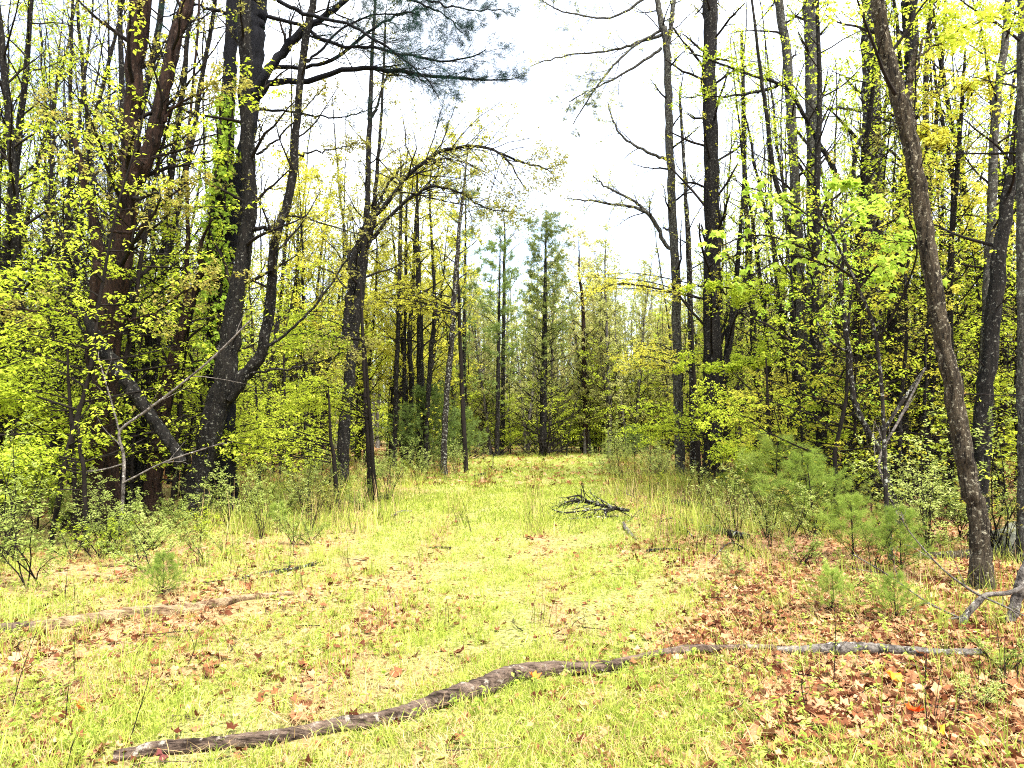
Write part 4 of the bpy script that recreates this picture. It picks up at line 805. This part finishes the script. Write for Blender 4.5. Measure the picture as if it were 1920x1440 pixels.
bp_ = young_pine(3.0, 1.9, NDL_MID, 2.2, 0.13, 0.006)
place(bp_, 800, 884, 1.0, "dense rounded green pine at the left edge of the clearing's far part", "young pine")
place(bp_, 862, 868, 0.75, "paler half hidden pine right of the dense rounded one", "young pine")
place(bp_, 1190, 862, 0.5, "low grey green bush of a pine at the right end of the grass", "young pine")
def shrub(h, w, k, leaf, lsize, nl=10, bark=B_TWIG):
    tr, cr = MB(), MB()
    az = rng.uniform(0, 6.28, k); d = np.stack([np.cos(az) * w, np.sin(az) * w, np.ones(k)], -1)
    P, R = grow(rng.normal(0, 0.05, (k, 3)) * [1, 1, 0], d, h * rng.uniform(0.6, 1.1, k), 8, 0.1, -0.03, np.full(k, 0.009)); tubes(tr, P, R, 4)
    A, RA = spawn(P, R, 7, 0.2, 1, -0.32, 0.8, 5, 0.14, 0, 0.6, 0.0025); tubes(tr, A, RA, 3)
    B, RB = spawn(A, RA, 4, 0.2, 1, -0.5, 0.8, 4, 0.14, 0, 0.6, 0.002); tubes(tr, B, RB, 3)
    leaves(cr, along(B, nl, 0.1, 1, 0.01), lsize, 0.5, -0.1, aspect=0.45); leaves(cr, along(A, nl, 0.2, 1, 0.01), lsize, 0.5, -0.1, aspect=0.45)
    root = empty("shrub"); tr.obj("stems", bark, root); cr.obj("foliage", leaf, root, False); return root
SH = [shrub(1.1, 0.5, 6, L_SHRUB, 0.036, 6), shrub(0.7, 0.8, 6, L_SHRUB, 0.032, 6), shrub(1.6, 0.35, 7, L_SHRUB, 0.038, 5), shrub(0.8, 0.6, 5, L_LIME, 0.034, 5), shrub(1.2, 0.3, 5, L_BUD, 0.034, 3)]
SHL = [(730, 940, 0.9, 2, "tall airy pale green shrub left of the trail before the rounded pine"), (780, 905, 0.9, 0, "pale shrub close in front of the rounded pine"),
       (700, 905, 0.8, 0, "pale shrub behind the tall airy shrub left of the trail"),
       (60, 1100, 1.0, 0, "pale leaved shrub with arching stems at the left border above the log"), (10, 1060, 1.0, 2, "tall pale shrub cut by the left border"), (130, 1050, 0.8, 1, "low pale shrub at the foot of the forked tree"),
       (215, 1010, 0.7, 1, "low shrub right of the forked tree's foot"), (270, 1030, 0.7, 1, "low pale shrub below the slender trunks at left"), (430, 985, 0.8, 0, "pale shrub at the foot of the multi stem tree"), (340, 1010, 0.7, 1, "low shrub between the left trunks in the grass"),
       (420, 1035, 0.5, 1, "small dark stemmed shrub in the grass below the multi stem tree"), (550, 1020, 0.55, 0, "thin seedling shrub in the grass left of the trail"), (610, 960, 0.7, 0, "thin pale shrub at the edge of the left wood"),
       (1800, 1010, 1.0, 0, "pale shrub with upright leaves in front of the leaning brown tree"), (1870, 1040, 1.2, 2, "tall pale shrub right of the leaning brown tree"), (1740, 1040, 0.8, 0, "pale shrub left of the leaning brown tree's foot"),
       (1500, 1060, 0.7, 1, "pale low shrub before the soft young pines"), (1590, 1110, 0.6, 1, "low shrub in the brush above the birch log"), (1640, 1000, 0.8, 0, "blue green shrub between young pines and the dark rough trunk"),
       (1240, 905, 0.9, 0, "pale shrub at the foot of the slim grey trunk"), (1160, 865, 1.2, 2, "pale shrub at the right end of the grass"), (1215, 880, 1.1, 0, "pale shrub on the right rim of the clearing"),
       (1330, 1010, 0.45, 1, "low yellow green shrub by the short fallen log"), (1380, 1075, 0.4, 1, "low yellowish shrub in the leaf litter right of the trail"), (1880, 1260, 0.5, 1, "low leafy shrub at the right border below the birch limb"), (1830, 1330, 0.4, 1, "small leafy plant in the litter near the right border")]
for px, py, s, k, lab in SHL: place(SH[k], px, py, s, lab, "shrub")

for n_, a, b, c, d, lab, grp in ((12, -30, 330, 985, 1060, "pale leaved shrub in the thicket round the left trunks", "shrubs round the left trunks"), (12, 330, 640, 935, 1000, "pale leaved shrub along the front of the left wood", "shrubs along the left wood"),
                               (16, 1700, 1960, 960, 1060, "pale leaved shrub in the thicket round the right leaning trunk", "shrubs of the right thicket"), (12, 1380, 1700, 945, 1040, "pale leaved shrub among the young pines", "shrubs among the young pines"),
                               (9, 1120, 1300, 862, 905, "pale shrub along the right rim of the clearing", "shrubs on the right rim")):
    for _ in range(n_): place(SH[rng.integers(5)], rng.uniform(a, b), rng.uniform(c, d), rng.uniform(0.45, 0.95), lab, "shrub", grp)
for n_, xa, xb, ya, yb, lab, grp in ((34, -5.2, -2.3, 7.5, 20, "low thin seedling bush in the rough strip left of the trail", "seedling bushes left of the trail"), (26, 2.6, 5.0, 7.5, 24, "low thin seedling bush in the rough strip right of the trail", "seedling bushes right of the trail")):
    for x, y in region(n_ * 2, ya, yb + 14, lambda q: (xa, xb), 0.35):
        o = copy_tree(SH[rng.integers(5)]); s_ = rng.uniform(0.4, 0.8); x += float(trail_x(y)) + 0.35; o.location = (x, y, float(gh(x, y))); o.scale = (s_,) * 3; o.rotation_euler = (0, 0, rng.uniform(0, 6.28)); tag(o, lab, "shrub", grp)
# bare weeds and stalks
def stalk(px, py, hpx, lean, label, mat=B_TWIG, forks=0):
    g = G(px, py); Y = g[1]; top = W(px + lean, py - hpx, Y); mid = (g + top) / 2 + rng.normal(0, 0.02, 3)
    m = MB(); P = catmull([g - [0, 0, 0.03], mid, top], 10); R = np.linspace(0.0035, 0.0015, 10) * max(1, Y / 8); tubes(m, P, R, 5)
    if forks:
        A, RA = spawn(P[None], R[None], forks, 0.3, 0.95, -0.4, 0.6, 5, 0.1, 0.03, 0.7, 0.0018 * max(1, Y / 8)); tubes(m, A, RA, 4)
    o = m.obj("bare_stalk", mat); local(o, tuple(g)); o.location = tuple(g); tag(o, label, "stalk")
for a in [(422, 1030, 110, 15, "forked bare dark stalk in the grass below the multi stem tree", B_TWIG, 4), (551, 1040, 85, 0, "straight bare stalk left of the trail near the broken grey branch", B_TWIG, 1),
          (1217, 935, 120, 4, "thin upright stalk right of the brush pile", B_TWIG, 3), (1163, 905, 85, -8, "thin stalk behind the brush pile", B_TWIG, 3), (1188, 900, 110, 3, "thin red tipped stalk right of the brush pile's stub", B_TWIG, 4),
          (856, 1243, 50, 2, "lone green stalk standing in the middle of the grass", HERB, 0), (122, 1370, 95, 8, "tall weed stalk at the bottom left", B_TWIG, 1), (20, 1330, 150, 50, "long slanting dry stem at the left border", B_TWIG, 2),
          (140, 1270, 90, 2, "thin stalk under the pale rotten log", B_TWIG, 1), (345, 1250, 75, 2, "thin stalk right below the rotten log", B_TWIG, 0), (1562, 1290, 190, 0, "tall thin stalk crossing the birch log", B_TWIG, 2),
          (1742, 1380, 160, -4, "thin stalk in the litter at the lower right", B_TWIG, 2), (1515, 1340, 90, 6, "small stalk in the red litter below the birch log", B_TWIG, 1), (240, 1390, 120, 40, "slanting dry stem in front of the long curved log", B_TWIG, 1),
          (735, 930, 60, -6, "broken upright twig beside the dark fallen branch", B_TWIG, 2), (385, 1095, 80, 22, "pale dry stem arching behind the rotten log", STRAW, 1)]: stalk(*a)

# ------------------------------------------------------------------ fallen wood
def fallen(name, label, pts, mat, k=0, klen=-0.3, lift=0.6, sides=14, rough=0.10, cat="log", n=60, kup=0.0, stubs=0, z=None):
    P = []; R = []
    for i, q in enumerate(pts):
        px, py, w = q[:3]; dz = q[3] if len(q) > 3 else 0.0
        g = G(px, py + w * 0.5) if dz == 0 else W(px, py, G(pts[0][0], pts[0][1] + 6)[1] if z is None else z)
        r = w / F * g[1] / 2
        if dz == 0: g[2] += r * lift
        P.append(g); R.append(r)
    A = catmull(P, n); rr = np.interp(np.linspace(0, len(R) - 1, n), np.arange(len(R)), R); A += rng.normal(0, 0.06, A.shape) * rr[:, None]
    mb = MB(); tubes(mb, A, rr, sides, rough, freq=0.8)
    if k:
        B, RB = spawn(A[None], rr[None], k, 0.15, 1, klen, 0.5, 8, 0.12, kup, 0.5, 0.004); B[..., 2] = np.maximum(B[..., 2], gh(B[..., 0], B[..., 1]) + 0.01); tubes(mb, B, RB, 5)
        C, RC = spawn(B, RB, 3, 0.2, 1, -0.5, 0.5, 6, 0.14, kup, 0.6, 0.003); C[..., 2] = np.maximum(C[..., 2], gh(C[..., 0], C[..., 1]) + 0.01); tubes(mb, C, RC, 4)
    o = mb.obj(name, mat); local(o, tuple(A[0])); o.location = tuple(A[0]); tag(o, label, cat); return o
fallen("fallen_log", "long curved weathered log lying across the foreground of the trail", [(215, 1418, 20), (300, 1402, 26), (383, 1395, 25), (450, 1388, 23), (500, 1383, 26), (583, 1369, 24), (640, 1356, 26), (707, 1349, 27), (773, 1330, 28), (840, 1305, 30), (890, 1291, 34), (923, 1280, 34), (957, 1264, 32), (1007, 1254, 28), (1073, 1252, 24), (1120, 1250, 20), (1165, 1245, 15)], B_LOG, n=110, lift=0.85, sides=20, rough=0.09)
fallen("fallen_branch", "slim pale branch continuing right from the end of the long curved log", [(1150, 1246, 10), (1190, 1238, 10), (1240, 1229, 12), (1280, 1224, 14), (1313, 1223, 15), (1350, 1220, 11), (1400, 1217, 10), (1450, 1217, 9)], B_LOG, n=50, sides=10, lift=1.8, cat="branch")
fallen("birch_log", "pale birch log half sunk in leaves at the right", [(1455, 1216, 12), (1500, 1218, 16), (1563, 1214, 22), (1600, 1213, 22), (1640, 1214, 20), (1690, 1218, 16), (1760, 1222, 15), (1840, 1222, 14)], B_BIRCH, n=60, sides=14, lift=0.8)
fallen("rotten_log", "pale rotten log with moss lying in the grass at the left", [(60, 1172, 20), (130, 1163, 26), (200, 1152, 26), (270, 1142, 24), (330, 1140, 22), (400, 1130, 20), (450, 1120, 14), (500, 1115, 12), (550, 1110, 9)], B_ROT, n=70, sides=16)
fallen("rotten_log", "short brown log piece running out of the left border", [(-60, 1180, 22), (0, 1176, 22), (50, 1172, 22), (98, 1168, 20)], B_LOG, n=30, sides=14)
fallen("fallen_branch", "dark stick leaning on the short brown log at the left border", [(40, 1160, 7), (65, 1145, 6), (92, 1130, 4)], B_DARK, n=12, sides=8, cat="branch")
fallen("fallen_log", "brown log lying behind the leaning brown tree at the right", [(1715, 1040, 12), (1760, 1040, 16), (1830, 1036, 20), (1900, 1036, 20), (1980, 1034, 20)], B_TAN, n=40)
fallen("fallen_log", "short grey log pointing at the young pines right of the trail", [(1278, 965, 9), (1300, 978, 9), (1340, 992, 14), (1370, 998, 16), (1402, 1004, 15)], B_LICH, n=40, sides=12)
fallen("fallen_branch", "dark mossy branch lying left of the trail by a shrub", [(655, 941, 8), (680, 940, 9), (705, 935, 9), (735, 929, 10)], B_DARK, n=24, sides=9, cat="branch")
fallen("fallen_branch", "whitish stick in the grass left of the trail", [(730, 968, 5), (750, 960, 7), (772, 958, 6)], B_BIRCH, n=20, sides=8, cat="branch")
fallen("fallen_branch", "grey lichen covered branch above the rotten log", [(455, 1082, 6), (495, 1074, 8), (530, 1069, 9), (570, 1062, 7), (607, 1053, 5)], B_LICH, 4, n=30, sides=9, cat="branch")
fallen("fallen_branch", "dark straight stick in the litter right of the trail", [(1213, 1032, 8), (1240, 1030, 7), (1270, 1030, 6), (1312, 1033, 4)], B_DARK, 2, n=24, sides=8, cat="branch")
fallen("fallen_branch", "small dark stick in the middle of the trail", [(800, 1026, 4), (825, 1026, 5), (848, 1027, 6)], B_DARK, n=12, sides=7, cat="branch")
fallen("fallen_branch", "dark forked stick far up on the bright grass", [(888, 892, 4), (905, 888, 5), (925, 883, 4), (960, 885, 3)], B_DARK, 3, -0.4, n=16, sides=7, cat="branch", kup=0.15)
fallen("dead_limb", "pale peeling stub of wood below the brush pile", [(1168, 980, 8), (1178, 995, 9), (1192, 1010, 4)], B_BIRCH, n=14, sides=8, cat="branch")
fallen("fallen_branch", "dark log end under the soft pines behind the short grey log", [(1240, 935, 8), (1275, 940, 12), (1330, 948, 14)], B_DARK, n=20, sides=8, cat="branch")

def brush():
    mb = MB(); g = G(1175, 968); Y = g[1]
    P, R = stem_path([(1180, 958, 6.5), (1150, 952, 6), (1120, 946, 5), (1090, 940, 5), (1068, 940, 3.5), (1045, 950, 2)], Y, 24, None, -0.3, False); tubes(mb, P, R, 8, .1)
    for pts in ([(1120, 942, 5), (1095, 938, 4), (1088, 929, 3.5), (1062, 933, 2)], [(1150, 955, 4), (1110, 956, 3.5), (1060, 961, 3), (1035, 955, 2)], [(1160, 968, 4), (1110, 970, 3.5), (1060, 974, 3), (1040, 978, 2)], [(1135, 955, 6), (1135, 968, 5), (1130, 975, 4)]):
        Q, RQ = stem_path(pts, Y - 0.2, 14, None, rng.uniform(-.6, .3), False); tubes(mb, Q, RQ, 6)
        A, RA = spawn(Q[None], RQ[None], 7, 0.1, 1, -0.4, 0.5, 6, 0.14, -0.03, 0.6, 0.0035); tubes(mb, A, RA, 4)
    A, RA = spawn(P[None], R[None], 30, 0.08, 1, -0.46, 0.6, 8, 0.14, -0.03, 0.5, 0.004); tubes(mb, A, RA, 5)
    B, RB = spawn(A, RA, 3, 0.2, 1, -0.5, 0.5, 5, 0.14, -0.02, 0.6, 0.003); tubes(mb, B, RB, 4)
    for v in mb.v: v[:, 2] = np.maximum(v[:, 2], gh(v[:, 0], v[:, 1]) + 0.01)
    o = mb.obj("dead_branch", B_LICH); local(o, tuple(g)); o.location = tuple(g); tag(o, "fan shaped dead branch with dark bare twigs lying at the right edge of the trail", "branch")
brush()
for q, (a, b, c, d, lab) in enumerate([(1190, 975, 1130, 962, "thin bent stick lying across the near side of the brush fan"), (1210, 948, 1150, 930, "thin stick poking up from behind the brush fan"), (1240, 955, 1175, 985, "thin stick in the red litter right of the brush fan"),
                                      (1300, 1010, 1235, 985, "thin dead stick between the short grey log and the brush fan"), (1420, 1050, 1330, 1062, "long thin stick in the litter below the short grey log")]):
    p0, p1 = G(a, b), G(c, d); m = MB(); P = catmull([p0 + [0, 0, .02], (p0 + p1) / 2 + [0, 0.1, .10 + .03 * q], p1 + [0, 0, .04]], 12); tubes(m, P, np.linspace(.012, .004, 12), 6, .05)
    A, RA = spawn(P[None], np.linspace(.012, .004, 12)[None], 5, .2, 1, -.35, .7, 5, .15, 0, .6, .003); tubes(m, A, RA, 4)
    o = m.obj("fallen_branch", B_LICH); local(o, tuple(p0)); o.location = tuple(p0); tag(o, lab, "branch")
def hero_wood(name, label, pts, Y, mat, k, subs=(), cat="branch", kl=-0.3):
    mb = MB(); P, R = stem_path(pts, Y, 30, None, 0, False); tubes(mb, P, R, 10, .09)
    for s, yy in subs:
        Q, RQ = stem_path(s, yy, 16, None, 0, False); tubes(mb, Q, RQ, 6, .06)
        if k: A, RA = spawn(Q[None], RQ[None], 4, 0.2, 1, -0.4, 0.6, 6, 0.12, -0.03, 0.6, 0.002); tubes(mb, A, RA, 4)
    if k: A, RA = spawn(P[None], R[None], k, 0.3, 1, kl, 0.6, 7, 0.12, -0.02, 0.5, 0.003); tubes(mb, A, RA, 4)
    o = mb.obj(name, mat); local(o, tuple(P[0])); o.location = tuple(P[0]); tag(o, label, cat)
hero_wood("bare_branch", "bare pale bent branch propped on the ground at the lower right", [(1925, 1098, 8), (1890, 1112, 8), (1850, 1116, 9), (1828, 1135, 12), (1803, 1165, 12), (1778, 1197, 9), (1765, 1230, 5), (1745, 1262, 3)], 6.0, B_BIRCH, 7,
          [([(1775, 1192, 5), (1730, 1186, 4), (1686, 1183, 3)], 6.0), ([(1686, 1183, 5), (1665, 1220, 5), (1645, 1260, 4), (1648, 1290, 2)], 5.9), ([(1838, 1117, 5), (1810, 1100, 4), (1760, 1060, 3), (1700, 990, 2), (1690, 960, 1.5)], 6.1), ([(1840, 1118, 4), (1890, 1140, 3), (1950, 1170, 2)], 5.9), ([(1803, 1160, 4), (1740, 1130, 3), (1660, 1075, 2.5), (1600, 1040, 2)], 6.1), ([(1776, 1200, 4), (1800, 1260, 3), (1840, 1330, 2)], 5.8)])
hero_wood("birch_limb", "white blotched birch limb slanting down at the right border", [(1945, 1030, 20), (1920, 1078, 20), (1908, 1120, 19), (1896, 1160, 18), (1892, 1190, 16)], 6.2, B_BIRCH, 0)
hero_wood("dead_sapling", "long thin pale dead stem slanting across the feet of the left trunks", [(215, 1010, 5), (228, 960, 6), (232, 860, 6), (224, 810, 5), (268, 775, 5), (330, 728, 4), (400, 670, 4), (470, 600, 3)], 10.2, B_BIRCH, 5,
          [([(232, 905, 4), (300, 870, 3), (350, 852, 3), (420, 830, 2)], 10.1), ([(224, 810, 4), (205, 740, 3), (190, 690, 3), (180, 660, 2)], 10.3), ([(230, 870, 3), (195, 880, 3), (150, 885, 2)], 10.0)], "dead sapling")
hero_wood("dead_sapling", "thin pale forked dead stem before the dark rough trunk at the right", [(1690, 1000, 4), (1680, 960, 4), (1655, 900, 5), (1650, 855, 5), (1690, 780, 5), (1735, 690, 3)], 10.2, B_BIRCH, 3, [([(1655, 890, 3), (1662, 850, 3), (1640, 790, 2)], 10.2)], "dead sapling")

def rock(name, label, px, py, w, h, Y=None, mat=None):
    n, m_ = 18, 12; u = np.linspace(0, 2 * PI, n, endpoint=False); v = np.linspace(0.02, PI - 0.02, m_)
    U, Vv = np.meshgrid(u, v); d = np.stack([np.cos(U) * np.sin(Vv), np.sin(U) * np.sin(Vv), np.cos(Vv)], -1)
    r = 1 + 0.14 * np.sin(d[..., 0] * 3 + 1) * np.sin(d[..., 1] * 4) + 0.08 * np.sin(d[..., 2] * 7 + d[..., 0] * 5) + rng.normal(0, 0.015, U.shape)
    g = G(px, py); S = np.array([w / F * g[1] / 2, w / F * g[1] / 2 * .8, h / F * g[1]])
    V = d * r[..., None] * S; i = (np.arange(m_ - 1)[:, None] * n + np.arange(n)[None, :]); j = (np.arange(m_ - 1)[:, None] * n + (np.arange(n)[None, :] + 1) % n)
    mb = MB(); mb.add(V.reshape(-1, 3), np.stack([i, i + n, j + n, j], -1).reshape(-1, 4)); o = mb.obj(name, mat); o.location = tuple(g); tag(o, label, "rock")
ROCK = barkmat("rock", (0.08, 0.085, 0.06), (0.22, 0.22, 0.17), (0.34, 0.34, 0.28), 0.3, scale=3, zs=1)
rock("boulder", "mossy grey green boulder at the right border behind the brown log", 1910, 1030, 130, 44, mat=ROCK)
rock("boulder", "small pale grey rock under the lime leaves left of the trail", 634, 895, 34, 20, mat=ROCK)

# fallen leaves that can be told apart
def fleaf(px, py, size, mat, label, rot):
    src = litter_leaf_mesh(mat, 5, size); o = bpy.data.objects.new("fallen_leaf", src.data); COL.objects.link(o); g = G(px, py); o.location = (g[0], g[1], g[2] + 0.04); o.rotation_euler = rot; tag(o, label, "leaf")
fleaf(1672, 1288, 0.085, plain_leaf("orange_leaf", (0.75, 0.24, 0.03)), "large bright orange curled leaf in the litter below the birch log", (0.5, 0.2, 1))
fleaf(1715, 1350, 0.06, plain_leaf("red_leaf", (0.62, 0.07, 0.015)), "vivid red leaf lying lower right of the large orange one", (0.3, 0.1, 2))
fleaf(303, 1432, 0.05, plain_leaf("purple_leaf", (0.17, 0.055, 0.05)), "dusky purple leaf tucked below the left end of the curved log", (0.5, 0.3, 1.4))
fleaf(145, 1342, 0.06, plain_leaf("rust_leaf", (0.55, 0.16, 0.03)), "folded rust coloured leaf in the grass at the bottom left", (0.9, 0.1, 1.9))
fleaf(885, 1305, 0.05, plain_leaf("brick_leaf", (0.50, 0.08, 0.04)), "brick red leaf against the front of the long curved log", (0.5, 0.1, 0))
fleaf(1000, 1284, 0.05, plain_leaf("amber_leaf", (0.70, 0.20, 0.04)), "amber red leaf below the thick bend of the curved log", (0.4, 0.3, 1))
fleaf(1770, 1390, 0.05, plain_leaf("yellow_dead_leaf", (0.80, 0.55, 0.05)), "bright yellow leaf standing in the litter at the lower right", (1.2, 0.1, 1))
fl = [litter_leaf_mesh(LITTER, int(rng.integers(4, 6)), s) for s in (0.045, 0.055, 0.065, 0.05)]
k = 0
while k < 230:
    py = 960 + 480 * rng.random() ** 0.55; px = rng.uniform(-20, 1940)
    if py < 1150: continue
    g = G(px, py)
    if rng.random() > 1.1 - float(cover(g[0], g[1])): continue
    o = bpy.data.objects.new("leaf", fl[k % 4].data); COL.objects.link(o); o.parent = FLOOR; o.location = (g[0], g[1], g[2] + rng.uniform(0.01, 0.035))
    o.rotation_euler = (rng.normal(0, .4), rng.normal(0, .4), rng.uniform(0, 6.28)); s = rng.uniform(0.45, 0.9); o.scale = (s, s, s); k += 1
